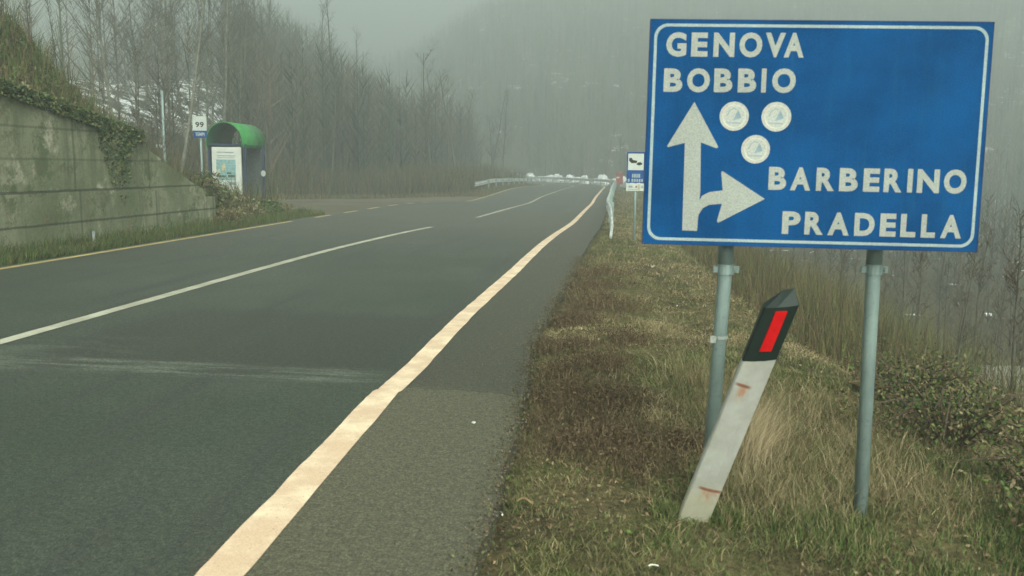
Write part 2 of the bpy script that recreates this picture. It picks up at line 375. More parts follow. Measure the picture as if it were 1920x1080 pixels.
# ------------------------------------------------------------------ road, bus bay, markings
def strip(name, m, S, cols, lift=0.0, clipu=False):       # cols: list of arrays u(s)
    V = []; nS = len(S)
    for u in cols:
        x, y = pos(S, u); V.append(np.stack([x, y, zr(S, u) + lift], 1))
    V = np.stack(V, 1).reshape(-1, 3); k = len(cols)
    I = (np.arange(nS - 1)[:, None] * k + np.arange(k - 1)[None]).ravel()
    return V, np.stack([I, I + 1, I + 1 + k, I + k], 1)
S = np.concatenate([np.arange(-20, 2, .25), np.arange(2, 14, .05), np.arange(14, 190.1, .25)])
one = np.ones_like(S)
el = -8.12 + .06 * (vnoise(S, 0, 1.1, 12) - .5)
V, T = strip('road', None, S, [el, UB1 * one, UB0 * one, -3 * one, -1.3 * one, edge_r(S)])
tag(np_obj('road', V, T, M['asphalt']), kind='structure')
V0 = V[5::6].copy(); V1 = V0.copy(); V1[:, 2] -= .10; V1[:, 0] += .015          # broken edge of the asphalt layer
Vb = np.stack([V0, V1], 1).reshape(-1, 3); I = np.arange(len(S) - 1) * 2
tag(np_obj('road_edge', Vb, np.stack([I, I + 1, I + 3, I + 2], 1), M['asphalt']), kind='structure')
Sb = np.arange(18.5, 53, .25)
wv_ = np.interp(Sb, [18.5, 22, 26, 46, 53], [-8.6, -11, -15.5, -15.5, -9.2])
V, T = strip('bay', None, Sb, [wv_, wv_ * .5 - 4.07, -8.14 + 0 * Sb]); V[:, 2] += .012 * (vnoise(V[:, 0], V[:, 1], 1.2, 3) - .5)
V[2::3, 2] -= .002
tag(np_obj('bus_bay_pavement', V, T, M['bay']), kind='structure')
def line(name, mt, s0, s1, uc, wd, worn=0.0, seed=0):
    S = np.arange(math.floor(s0 * 4), math.ceil(s1 * 4) + 1) / 4.0
    if seed: S = np.arange(math.floor(s0 * 20), math.ceil(s1 * 20) + 1) / 20.0
    c = np.interp(S, *uc) if isinstance(uc, tuple) else uc * np.ones_like(S)
    e = .008 * (vnoise(S, 0, .3, 20 + seed) - .5) + .006 * (vnoise(S, 0, .07, 21 + seed) - .5)
    V, T = strip(name, None, S, [c - wd / 2 + e, c + wd / 2 + .012 * (vnoise(S, 0, .25, 40 + seed) - .5)], .004)
    return V, T
def join(parts):
    Vs, Ts, n = [], [], 0
    for V, T in parts: Vs.append(V); Ts.append(T + n); n += len(V)
    return np.concatenate(Vs), np.concatenate(Ts)
UE = ([-20, 2.7, 3.6, 5.24, 5.25, 5.8, 8, 12, 17, 22, 30, 40, 90, 180], [-1.30, -1.315, -1.345, -1.40, -1.385, -1.375, -1.40, -1.36, -1.38, -1.36, -1.36, -1.38, -1.38, -1.38])
ln = line('e', None, -6, 5.24, UE, .165, seed=1); ln2 = line('e', None, 5.25, 24, UE, .155, seed=2); ln3 = line('e', None, 24, 180, UE, .16)
V, T = join([ln, ln2, ln3]); tag(np_obj('edge_line_marking', V, T, M['paint_edge']), kind='structure')
V, T = join([line('c', None, -8, 22.2, -4.72, .135, seed=3), line('c', None, 29.5, 180, -4.72, .13)])
tag(np_obj('centre_line_marking', V, T, M['paint_centre']), kind='structure')
ds = [line('l', None, -8, 20.8, -7.92, .12, seed=4)] + [line('l', None, a, a + 1.25, -7.92, .13) for a in (22.5, 25, 27.5, 30, 32.75, 35.5)] + [line('l', None, 46, 180, -7.92, .14)]
V, T = join(ds); tag(np_obj('left_line_marking', V, T, M['paint_yellow']), kind='structure')
# ------------------------------------------------------------------ retaining wall
wall = empty('retaining_wall', (-9.0, 10, 0), 0, 'mossy grey concrete retaining wall with sloping end beside the left lane', 'wall')
def wall_piece(name, s0, s1, z0, ztop, xf, xb, st=.25):
    S_ = np.arange(s0, s1 + 1e-6, st); n = len(S_); zt = ztop(S_); xo = xf + .012 * (vnoise(S_, 0, .8, 31) - .5)
    ring = [np.stack([xo, S_, 0 * S_ + z0], 1), np.stack([xo, S_, zt], 1), np.stack([0 * S_ + xb, S_, zt], 1), np.stack([0 * S_ + xb, S_, 0 * S_ + z0], 1)]
    V = np.stack(ring, 1).reshape(-1, 3); I = np.arange(n - 1)[:, None] * 4; k = np.arange(4)
    T = np.stack([(I + k).ravel(), (I + k + 4).ravel(), (I + (k + 1) % 4 + 4).ravel(), (I + (k + 1) % 4).ravel()], 1)
    T = np.concatenate([T, [[0, 1, 2, 3]], [[(n - 1) * 4 + 3, (n - 1) * 4 + 2, (n - 1) * 4 + 1, (n - 1) * 4]]])
    o = np_obj(name, V - np.array([-9.0, 10, 0]), T, M['concrete'], parent=wall); return o
# object coordinates of the wall are offset by the empty: keep the seams at true heights (z is unchanged)
wall_piece('base_course', 0, 18.6, -.2, lambda s: .92 + 0 * s - .25 * sm((s - 15) / 3.6), -8.78, -9.24)
wall_piece('wall_face', 0, 15.78, .60, lambda s: np.interp(s, [0, 12, 15.78], [2.68, 2.5, 1.90]) + .03 * (vnoise(s, 0, 2.4, 3) - .5), -8.86, -9.26)
wall_piece('wing_wall', 15.784, 18.5, .58, lambda s: np.interp(s, [15.78, 18.5], [1.72, .68]), -8.90, -9.22)
MB().box(-.13, .06, 5.60, 5.784, .9, 1.84).build('pilaster', M['concrete'], wall)
# ------------------------------------------------------------------ glyphs
def stroke(mb, pts, wd, y0, y1):
    P = [Vector((p[0], p[1])) for p in pts]; n = len(P); Lf, Rt = [], []
    for i in range(n):
        d0 = (P[i] - P[i - 1]).normalized() if i else None; d1 = (P[i + 1] - P[i]).normalized() if i < n - 1 else None
        d = ((d0 or d1) + (d1 or d0)); d = d.normalized() if d.length > 1e-5 else (d0 or d1)
        nn = Vector((-d.y, d.x)); k = 1 / max(.55, nn.dot(Vector((-(d1 or d0).y, (d1 or d0).x))))
        Lf.append(P[i] + nn * wd / 2 * k); Rt.append(P[i] - nn * wd / 2 * k)
    for i in range(n - 1):
        q = [Rt[i], Rt[i + 1], Lf[i + 1], Lf[i]]; mb.prism([(a.x, a.y) for a in q], y0, y1)
def text_obj(txt, height, width, name, mt, parent, x, z, y, thick=.0016, bold=.03):
    c = bpy.data.curves.new(name, 'FONT'); c.body = txt; c.size = 1; c.extrude = 0; c.offset = bold; c.resolution_u = 4
    c.space_character = 1.08
    t = bpy.data.objects.new('tmp', c); COL.objects.link(t)
    me = bpy.data.meshes.new_from_object(t.evaluated_get(bpy.context.evaluated_depsgraph_get())); bpy.data.objects.remove(t); bpy.data.curves.remove(c)
    co = np.zeros(len(me.vertices) * 3); me.vertices.foreach_get('co', co); co = co.reshape(-1, 3)
    lo, hi = co.min(0), co.max(0)
    out = np.zeros_like(co); out[:, 0] = (co[:, 0] - lo[0]) / (hi[0] - lo[0]) * width; out[:, 2] = (co[:, 1] - lo[1]) / (hi[1] - lo[1]) * height
    me.vertices.foreach_set('co', out.ravel()); me.materials.clear(); me.materials.append(mt); me.name = name; me.update()
    o = bpy.data.objects.new(name, me); COL.objects.link(o); o.parent = parent; o.location = (x, y, z); return o
# ------------------------------------------------------------------ direction sign
sg = empty('direction_sign', (.787, 3.762, 0), 0, 'large blue rectangular direction sign with white arrows on two grey posts', 'road sign')
SR = (Matrix.Translation((0, 0, 1.5408)) @ Matrix.Rotation(.0504, 4, 'Z') @ Matrix.Rotation(-.0358, 4, 'X') @ Matrix.Rotation(.0069, 4, 'Y'))
# on-plate coordinates of a pixel
SRi = SR.inverted()
def plate(px, py):
    o_ = SRi @ Vector((-.787, -3.762, CAMZ)); d = SRi.to_3x3() @ ray(px, py); p = o_ - d * (o_.y / d.y); return (p.x, p.z)
SW, SH = 1.35, .91
def rrect(w_, h_, r, n=8):
    out = []
    for cx, cz, a0 in ((w_ - r, h_ - r, 0), (-w_ + r, h_ - r, 90), (-w_ + r, -h_ + r, 180), (w_ - r, -h_ + r, 270)):
        for k in range(n + 1): a = R_(a0 + 90 * k / n); out.append((cx + r * math.cos(a), cz + r * math.sin(a)))
    return out[::-1]
def plated(o):
    o.matrix_basis = SR @ Matrix.Translation(o.location); return o
pl = MB().prism(rrect(SW / 2, SH / 2, .008, 3), 0, .003).build('panel', M['sign_blue'], sg)
plated(pl)
rim = MB()
for a in ((-SW / 2 - .004, -SW / 2, -.001, .022, -SH / 2 - .004, SH / 2 + .004), (SW / 2, SW / 2 + .004, -.001, .022, -SH / 2 - .004, SH / 2 + .004),
          (-SW / 2, SW / 2, -.001, .022, SH / 2, SH / 2 + .004), (-SW / 2, SW / 2, -.001, .022, -SH / 2 - .004, -SH / 2)): rim.box(*a)
for z_ in (-.30, .30): rim.box(-SW / 2, SW / 2, .0035, .022, z_ - .02, z_ + .02)
plated(rim.build('folded_rim', M['sign_edge'], sg))
ou, inn = rrect(SW / 2 - .014, SH / 2 - .014, .055), rrect(SW / 2 - .026, SH / 2 - .026, .045)
bd = MB(); n = len(ou)
bd.add([(p[0], -.0012, p[1]) for p in ou] + [(p[0], -.0012, p[1]) for p in inn], [(i, (i + 1) % n, (i + 1) % n + n, i + n) for i in range(n)])
plated(bd.build('border', M['sign_border'], sg))
def word(txt, spans, top, bot):            # each capital fitted to its own box on the plate, one mesh per place name
    vs_, fs = [], []
    x0, x1 = spans[0][0], spans[-1][1]
    for ch, (l, r) in zip(txt, spans):
        t = text_obj(ch, 1, 1, 'tmp', M['sign_white'], sg, 0, 0, 0, bold=.044)
        k = ((l + r) / 2 - x0) / (x1 - x0); yt = top[0] + (top[1] - top[0]) * k; yb = bot[0] + (bot[1] - bot[0]) * k
        p, q = plate(l, yb), plate(r, yt); q = (plate(r, (yt + yb) / 2)[0], plate(l, yt)[1]); n = len(vs_)
        ex = .012 * 0 + (0.0012 if ch in 'OG' else 0)
        vs_ += [(p[0] + v.co.x * (q[0] - p[0]), 0, p[1] - ex + v.co.z * (q[1] - p[1] + 2 * ex)) for v in t.data.vertices]
        fs += [tuple(n + i for i in f.vertices) for f in t.data.polygons]; bpy.data.objects.remove(t)
    mb = MB(); mb.add([(v[0], -.0012, v[2]) for v in vs_], fs); plated(mb.build('place_name', M['sign_white'], sg))
S1 = lambda L, k, x: [(x + a / k, x + b / k) for a, b in L]
word('GENOVA', S1([(137, 228), (247, 322), (345, 440), (458, 562), (572, 664), (655, 746)], 2.347, 1190), (60.5, 61.5), (105.5, 108))
word('BOBBIO', S1([(126, 211), (228, 331), (347, 431), (452, 536), (555, 579), (602, 709)], 2.347, 1190), (128, 128.5), (172, 174))
word('BARBERINO', S1([(80, 218), (243, 400), (437, 578), (610, 755), (790, 918), (943, 1086), (1120, 1165), (1192, 1366), (1392, 1569)], 4, 1420), (312.5, 318), (355.5, 363))
word('PRADELLA', S1([(181, 323), (350, 495), (523, 689), (722, 880), (914, 1040), (1068, 1188), (1222, 1335), (1368, 1531)], 4, 1420), (395.5, 403), (438, 447))
def ppoly(mb, pts, y=-.0012):
    P = [plate(*p) for p in pts]; ar = sum(P[i][0] * P[(i + 1) % len(P)][1] - P[(i + 1) % len(P)][0] * P[i][1] for i in range(len(P)))
    if ar > 0: P = P[::-1]
    mb.add([(p[0], y, p[1]) for p in P], [tuple(range(len(P)))])
ar = MB()
ppoly(ar, [(1302, 191), (1347, 276), (1343, 278), (1314, 267), (1313, 358), (1307, 433), (1279, 432), (1284, 268), (1252, 276), (1251, 273)], -.0012)
sh_ = [(1307, 420), (1310, 402), (1318, 390), (1330, 384), (1352, 382), (1353, 383), (1355, 357), (1330, 360), (1316, 367), (1311.5, 376)]
ppoly(ar, sh_, -.0014)
ppoly(ar, [(1352, 322), (1355, 321), (1434, 373), (1346, 418), (1344, 414), (1353, 384), (1355, 357)], -.0012)
plated(ar.build('arrows', M['sign_white'], sg))
for px_, py_, rr in ((1376.5, 218, 27.5), (1455.5, 219, 28), (1416.5, 280, 27)):
    cx, cz = plate(px_, py_); ra = abs(plate(px_ + rr, py_)[0] - cx); N = 28
    st = MB(); st.prism([(ra * math.cos(-k * 2 * math.pi / N), ra * math.sin(-k * 2 * math.pi / N)) for k in range(N)], -.0022, -.0006)
    s_ = st.build('round_sticker', M['sticker'], sg); s_.location = (cx, 0, cz); plated(s_)
    ringm = MB(); r0, r1 = ra * .80, ra * .74
    ringm.add([(r0 * math.cos(k * .2244), -.0028, r0 * math.sin(k * .2244)) for k in range(29)] + [(r1 * math.cos(k * .2244), -.0028, r1 * math.sin(k * .2244)) for k in range(29)],
              [(k + 1, k, k + 29, k + 30) for k in range(28)]); ringm.build('printed_ring', M['pale_mark'], s_)
    em = MB(); em.add([(-.1 * ra, -.003, -.3 * ra), (.5 * ra, -.003, -.1 * ra), (.25 * ra, -.003, .45 * ra), (.12 * ra, -.003, .15 * ra)], [(0, 1, 2, 3)])
    em.build('printed_emblem', M['blue_mark'], s_)
    em = MB(); em.add([(-.55 * ra, -.003, -.48 * ra), (.5 * ra, -.003, -.52 * ra), (.42 * ra, -.003, -.40 * ra), (-.45 * ra, -.003, -.38 * ra)], [(0, 1, 2, 3)])
    stroke(em, [(-.5 * ra, .0), (-.35 * ra, .35 * ra), (-.05 * ra, .55 * ra), (.1 * ra, .5 * ra)], .05 * ra, -.003, -.0027); em.build('printed_lines', M['grey_mark'], s_)
for i_, (tx, bx, by, zb) in enumerate((((1363, 468), (1336, 800), 0, None), ((1640, 468), (1612, 968), 0, None))):
    T_ = at_y(tx[0], tx[1], 3.86 if i_ == 0 else 3.91); B_ = at_y(bx[0], bx[1], 3.86 if i_ == 0 else 3.93)
    dr = (T_ - B_).normalized(); zb = -.45 if i_ else -.45
    lo = B_ + dr * ((zb - B_.z) / dr.z); hi = T_ + dr * ((1.95 - T_.z) / dr.z)
    off = Vector((.787, 3.762, 0)); hi.y = T_.y + .0; 
    MB().tube([lo - off, T_ - off, hi - off], .030, 16).build('post', M['galvanised'], sg, True)
    cl = MB(); c0 = T_ - dr * .085 - off; rc = .0355
    cl.tube([c0 - Vector((0, 0, .022)), c0 + Vector((0, 0, .022))], rc, 16)
    cl.box(c0.x - .052, c0.x + .056, c0.y - .012, c0.y + .006, c0.z - .014, c0.z + .014)
    cl.tube([(c0.x + .046, c0.y - .022, c0.z), (c0.x + .046, c0.y + .016, c0.z)], .008, 6)
    cl.build('clamp', M['galvanised'], sg)
    sl_ = MB(); sl_.tube([c0 + Vector((0, 0, .02)), c0 + Vector((0, 0, .125))], .033, 14); sl_.build('sleeve', M['rail_metal' if 0 else 'galvanised'], sg, True)
c0 = at_y(1337, 637, 3.83) - Vector((.787, 3.762, 0)); c1 = at_y(1350, 632, 3.86) - Vector((.787, 3.762, 0))
tp = MB().box(c0.x - .012, c0.x + .012, c0.y - .004, c0.y, c0.z - .014, c0.z + .016)
tp.tube([c1 - Vector((0, 0, .006)), c1 + Vector((0, 0, .006))], .034, 14); tp.build('cable_tie', M['sign_white'], sg)
# ------------------------------------------------------------------ leaning delineator
b_ = at_y(1299, 978, 3.60); t_ = at_y(1478, 545, 3.42)
ax = (t_ - b_); Ld = ax.length; ax.normalize()
dz_ = ax; dx_ = Vector((1, .10, 0)); dx_ = (dx_ - dz_ * dx_.dot(dz_)).normalized(); dy_ = dz_.cross(dx_)
dl = empty('delineator_post', b_, 0, 'leaning white plastic delineator post with black top and red reflector in the grass', 'delineator')
dl.matrix_world = Matrix.Translation(b_) @ Matrix((dx_, dy_, dz_)).transposed().to_4x4()
WD = .066
def dpro(z): k = 1 - .06 * max(0, z / Ld); return [(-WD * k, .004), (-WD * .93 * k, -.006), (-.3 * WD * k, -.013), (.3 * WD * k, -.013), (WD * .93 * k, -.006), (WD * k, .004), (.62 * WD * k, .052), (.15 * WD, .075), (-.35 * WD * k, .070), (-.86 * WD * k, .046)]
def dseg(name, zs, mt, topz=None):
    mb = MB(); n = len(dpro(0)); vs_ = []
    for z in zs: vs_ += [(p[0], p[1], z) for p in dpro(z)]
    if topz is not None:
        for j in range(n): x, y_, z = vs_[-n + j]; vs_[-n + j] = (x, y_, topz(x, y_))
    fs = [(i * n + k, i * n + (k + 1) % n, (i + 1) * n + (k + 1) % n, (i + 1) * n + k) for i in range(len(zs) - 1) for k in range(n)]
    fs += [tuple(range(n))[::-1], tuple((len(zs) - 1) * n + k for k in range(n))]
    mb.add(vs_, fs); return mb.build(name, mt, dl)
zs_b = Ld * .735
sk = -.36                                         # the black band starts on a slant
def slant(z): return lambda x, y_: z + (-x * sk)
mbw = dseg('post_body', [-.18, .1, .3, .5, zs_b - .02], M['delineator_white'], slant(zs_b - .015))
mb = MB(); n = 10; vs_ = [(p[0] * 1.012, p[1] * 1.03 - .0006, zs_b - .015 - p[0] * sk) for p in dpro(zs_b)] + [(p[0] * 1.012, p[1] * 1.03 - .0006, Ld - .065 + p[0] * .40) for p in dpro(Ld)]
fs = [(k, (k + 1) % n, (k + 1) % n + n, k + n) for k in range(n)] + [tuple(range(n))[::-1]]
vs_ += [(.000, .045, Ld - .012), (.034, .036, Ld + .006)]
fs += [(n + k, n + (k + 1) % n, 2 * n + (0 if k in (0, 1, 6, 7, 8, 9) else 1)) for k in range(n)] + [(n + 2, 2 * n + 1, 2 * n), (n + 6, 2 * n, 2 * n + 1)]
mb.add(vs_, fs); cap = mb.build('black_top', M['delineator_black'], dl)
rz0, rz1 = zs_b + .030, Ld - .085
rf = MB(); rf.prism([(-.021, rz0 - .006), (-.021, rz1 - .004), (.021, rz1 + .010), (.021, rz0 + .008)], -.0215, -.0125)
rfo = rf.build('red_reflector', M['reflector_red'], dl)
# ------------------------------------------------------------------ vegetation helpers
rng = np.random.default_rng(7)
def blades(name, x, y, h, wd, lean, col, az=None, zoff=None, seg2=True, label=None, parent=None):
    n = len(x); z = ground_z(x, y) - .01 if zoff is None else zoff
    a = rng.uniform(0, 2 * math.pi, n) if az is None else az; p = rng.uniform(0, math.pi, n)
    dx, dy = np.cos(p) * wd / 2, np.sin(p) * wd / 2; lx, ly = np.cos(a) * lean * h, np.sin(a) * lean * h
    hh = h * np.sqrt(np.maximum(1 - np.minimum(lean, .97) ** 2, .02))
    P = np.stack([x, y, z], 1)
    v0 = P - np.stack([dx, dy, 0 * dx], 1); v1 = P + np.stack([dx, dy, 0 * dx], 1)
    mid = P + np.stack([lx * .4, ly * .4, hh * .62], 1); v2 = mid + np.stack([dx, dy, 0 * dx], 1) * .7; v3 = mid - np.stack([dx, dy, 0 * dx], 1) * .7
    v4 = P + np.stack([lx, ly, hh], 1)
    V = np.stack([v0, v1, v2, v3, v4], 1).reshape(-1, 3); I = np.arange(n) * 5
    T = np.concatenate([np.stack([I, I + 1, I + 2], 1), np.stack([I, I + 2, I + 3], 1), np.stack([I + 3, I + 2, I + 4], 1)])
    return V, T, np.repeat(col, 5, 0)
def leaves(P, size, col):
    n = len(P); u = rng.normal(size=(n, 3)); u /= np.linalg.norm(u, axis=1)[:, None]; w_ = rng.normal(size=(n, 3)); v = np.cross(u, w_); v /= np.linalg.norm(v, axis=1)[:, None]
    s = size[:, None]
    V = np.stack([P - u * s, P + v * s * .55, P + u * s, P - v * s * .55], 1).reshape(-1, 3); I = np.arange(n) * 4
    T = np.stack([np.stack([I, I + 1, I + 2], 1), np.stack([I, I + 2, I + 3], 1)], 1).reshape(-1, 3)
    return V, T, np.repeat(col, 4, 0)
def cat(parts):
    Vs, Ts, Cs, n = [], [], [], 0
    for V, T, C in parts: Vs.append(V); Ts.append(T + n); Cs.append(C); n += len(V)
    return np.concatenate(Vs), np.concatenate(Ts), np.concatenate(Cs)
def pal(n, cols, wts, jit=.25):
    cols = np.array(cols); k = rng.choice(len(cols), n, p=np.array(wts) / sum(wts)); c = cols[k] * (1 + rng.uniform(-jit, jit, (n, 1))); return c
def mixc(c0, c1, k): return c0 * (1 - k[:, None]) + c1 * k[:, None]
TAN = (.25, .195, .11); STRAW = (.37, .30, .18); BROWN = (.125, .088, .050); DKBR = (.060, .042, .027); GREEN = (.075, .115, .03); DKG = (.032, .058, .018); OLIVE = (.125, .125, .048)
# ------------------------------------------------------------------ right verge grass
def verge(n, s0, s1, hk=1.0, wk=1.0):
    s = s0 + (s1 - s0) * rng.random(n) ** 1.35; e = edge_r(s); cr = crest(s)
    u = e - .025 + (cr + 1.6 - e) * rng.random(n)
    x, y = u, s
    brown = sm((fnoise(x, y, .45, 51) - .36) / .2) * sm((.30 + .9 * (fnoise(x, y, .8, 57) - .5) - u) / .35) * sm((s - 4.1) / .8) * sm((15 - s) / 5)
    green = sm((fnoise(x, y, .8, 52) - .50) / .14); green = np.maximum(green * .75, sm((4.6 - s) / .9) * .42 * sm((fnoise(x, y, .5, 55) - .32) / .2))
    tan = sm((fnoise(x, y, 1.1, 53) - .42) / .2) * (1 - brown); tan = np.maximum(tan, sm((s - 5.5) / 3) * sm((u + .05) / .5) * (.45 + .6 * fnoise(x, y, .9, 93))) * (1 - brown)
    base = mixc(pal(n, [OLIVE, BROWN, TAN, DKG], [5, 4, 4, 2]), pal(n, [TAN, STRAW, OLIVE], [5, 3, 3]), tan)
    base = mixc(base, pal(n, [GREEN, DKG, OLIVE, TAN], [5, 3, 3, 2]), green)
    base = mixc(base, pal(n, [BROWN, DKBR, (.15, .10, .06), OLIVE], [5, 5, 2, 1]), brown)
    edge = sm((.10 - (u - e)) / .1); base = mixc(base, pal(n, [DKG, DKBR, OLIVE], [3, 4, 1]), edge * .8)
    clump = fnoise(x, y, .22, 54)
    h = (.014 + .075 * clump ** 2 + .03 * brown + .02 * green) * rng.uniform(.5, 1.4, n) * hk
    far = 1 + .10 * np.maximum(s - 4, 0)
    lean = rng.uniform(.5, .99, n)
    keep = rng.random(n) < .25 + .75 * sm((fnoise(x, y, .3, 58) - .30) / .22)
    x, y, h, s, far, lean, base = x[keep], y[keep], h[keep], s[keep], far[keep], lean[keep], base[keep]; n = len(x)
    dark = .55 + .9 * fnoise(x, y, .16, 59); base = base * dark[:, None]
    return blades('g', x, y, h * (1 + .02 * s), (.0035 + .0022 * rng.random(n)) * far * wk, lean, base)
parts = [verge(170000, 2.2, 8.5), verge(60000, 7.5, 34, 1.1, 1.1), verge(22000, 30, 80, 1.6, 1.2)]
V, T, C = cat(parts)
tag(np_obj('verge_grass', V, T, M['blades'], C), 'short matted olive and straw grass on the right verge', 'grass', kind='stuff')
# dead leafy weeds by the asphalt edge, long tan tufts, green tufts
def spots(n, pts, r):
    c = np.array(pts)[rng.integers(0, len(pts), n)]; return c[:, 0] + rng.normal(0, 1, n) * r * c[:, 2], c[:, 1] + rng.normal(0, 1, n) * r * c[:, 2] * 1.3
bx = [(-.30, 5.4, 1), (-.12, 5.2, 1), (.0, 4.6, 1), (-.32, 6.2, 1), (-.4, 7.0, 1), (-.35, 8.2, 1.2), (-.2, 9.2, 1.3), (-.3, 10.5, 1.3), (.12, 4.25, 1), (-.05, 6.4, .9), (.10, 7.4, .8), (-.25, 12, 1.6), (.05, 5.4, .8), (-.18, 4.4, .7), (.4, 4.6, .5)]
x, y = spots(26000, bx, .13); z = ground_z(x, y) + rng.random(26000) ** 1.6 * .10
k_ = (x > edge_r(y) + .01)
P = np.stack([x, y, z], 1)[k_]; n = len(P)
pa = [leaves(P, rng.uniform(.004, .011, n), pal(n, [BROWN, DKBR, (.13, .085, .05), (.09, .08, .03)], [5, 6, 3, 2], .35))]
x, y = spots(9000, bx, .13); k_ = x > edge_r(y) + .01; x, y = x[k_], y[k_]; n = len(x)
pa.append(blades('b', x, y, rng.uniform(.04, .13, n), rng.uniform(.003, .005, n), rng.uniform(.1, .8, n), pal(n, [BROWN, DKBR, TAN], [4, 4, 1])))
V, T, C = cat(pa); tag(np_obj('dead_weeds', V, T, M['blades'], C), 'dark brown dead leafy weeds along the broken asphalt edge', 'weeds', kind='stuff')
n = 9000; yy_ = rng.uniform(2.2, 14, n); xx_ = edge_r(yy_) + .03 - np.abs(rng.normal(0, .05, n)) + rng.normal(0, .02, n); zq = zr(yy_, xx_) + .004 + .006 * rng.random(n)
q_ = [leaves(np.stack([xx_, yy_, zq], 1), rng.uniform(.002, .009, n), pal(n, [BROWN, DKBR, OLIVE, (.12, .11, .09), DKG], [4, 4, 2, 4, 1], .4))]
n = 1500; yy_ = rng.uniform(2.2, 12, n); xx_ = edge_r(yy_) - np.abs(rng.normal(0, .22, n)); q_.append(leaves(np.stack([xx_, yy_, zr(yy_, xx_) + .004], 1), rng.uniform(.002, .005, n), pal(n, [BROWN, TAN, (.2, .19, .15), DKBR], [2, 1, 3, 2], .4)))
n = 26000; yy_ = 2.2 + 12 * rng.random(n) ** 1.3; xx_ = edge_r(yy_) + rng.random(n) * 3.0; zq = ground_z(xx_, yy_) + .002 + .035 * rng.random(n); kk = fnoise(xx_, yy_, .5, 77) > .34 + .2 * rng.random(n); xx_, yy_, zq = xx_[kk], yy_[kk], zq[kk]; n = len(xx_)
VL, TL, CL = leaves(np.stack([xx_, yy_, zq], 1), rng.uniform(.003, .012, n) * (1 + .03 * yy_), pal(n, [BROWN, TAN, (.21, .14, .08), DKBR, OLIVE, GREEN], [5, 2, 3, 4, 2, 2], .35))
tag(np_obj('leaf_litter', VL, TL, M['blades'], CL), 'brown dead leaves scattered through the verge grass', 'leaf litter', kind='stuff')
V, T, C = cat(q_); tag(np_obj('edge_grit', V, T, M['blades'], C), 'loose grit and leaf crumbs along the broken asphalt edge', 'grit', kind='stuff')
tt = [(.62, 4.5, 1), (.75, 4.9, 1), (.9, 4.4, 1.1), (.7, 5.4, 1.2), (1.0, 5.2, 1.2), (1.25, 4.7, 1.1), (.85, 4.0, .7), (1.45, 4.3, .9), (1.3, 5.6, 1), (1.5, 5.0, 1), (.65, 3.9, .6), (1.0, 6.0, 1.2), (.55, 6.2, .8)]
x, y = spots(17000, tt, .2); k_ = fnoise(x, y, .14, 91) > .42 - .1 * rng.random(len(x)); x, y = x[k_], y[k_]; n = len(x)
pa = [blades('t', x, y, rng.uniform(.05, .20, n), rng.uniform(.002, .0038, n), rng.uniform(.35, .98, n), pal(n, [TAN, STRAW, (.17, .145, .08), OLIVE, BROWN, GREEN], [5, 2, 4, 5, 2, 2], .35), az=rng.uniform(0, 6.28, n))]
x, y = spots(900, [(.66, 4.35, .5), (.72, 4.6, .6)], .12)
pa.append(blades('t', x, y, rng.uniform(.22, .42, 900), rng.uniform(.002, .003, 900), rng.uniform(.2, .75, 900), pal(900, [STRAW, TAN], [2, 1]), az=rng.normal(.5, .7, 900)))
V, T, C = cat(pa); tag(np_obj('long_dry_grass', V, T, M['blades'], C), 'long straw coloured grass leaning beside the sign posts', 'grass', kind='stuff')
gt = [(.24, 3.62, .2), (.50, 3.62, .25), (.80, 3.60, .7), (.92, 3.58, .8), (1.0, 3.68, .7), (.86, 3.68, .7), (1.65, 3.7, 1), (1.85, 4.0, 1.2), (1.75, 3.4, 1), (1.3, 3.3, .6), (2.0, 4.6, 1.4), (1.75, 4.8, 1), (1.5, 3.0, 1)]
x, y = spots(15000, gt, .10); n = 15000
V, T, C = blades('t', x, y, rng.uniform(.03, .09, n), rng.uniform(.0035, .006, n), rng.uniform(.1, .9, n), pal(n, [GREEN, DKG, (.12, .15, .05), OLIVE, TAN], [3, 5, 2, 4, 2]))
tag(np_obj('green_grass_tufts', V, T, M['blades'], C), 'green grass tufts around the foot of the right sign post', 'grass', kind='stuff')
# left strip at the wall foot and round the bay
n = 26000; s = rng.uniform(8, 24, n); u = -8.14 - rng.random(n) ** 1.3 * .66
keep = (s < 18.6) | (rng.random(n) < .5); s, u = s[keep], u[keep]; n = len(s)
V, T, C = blades('l', u, s, rng.uniform(.05, .22, n) * (1 + .6 * (u < -8.5)), rng.uniform(.007, .013, n), rng.uniform(.1, .9, n), pal(n, [GREEN, DKG, OLIVE, BROWN], [5, 5, 3, 2]))
n = 30000; s2 = rng.uniform(18, 90, n); u2 = np.where(s2 < 53, np.interp(s2, [18, 22, 26, 46, 53], [-8.6, -11, -15.5, -15.5, -9.2]), -8.3) - rng.random(n) ** 1.5 * 3 + .1
b2 = blades('l', u2, s2, rng.uniform(.1, .4, n), rng.uniform(.02, .035, n), rng.uniform(.1, .9, n), pal(n, [OLIVE, BROWN, DKG, TAN], [4, 5, 3, 2]))
V, T, C = cat([(V, T, C), b2]); tag(np_obj('roadside_grass', V, T, M['blades'], C), 'dark green grass strip along the foot of the left wall', 'grass', kind='stuff')
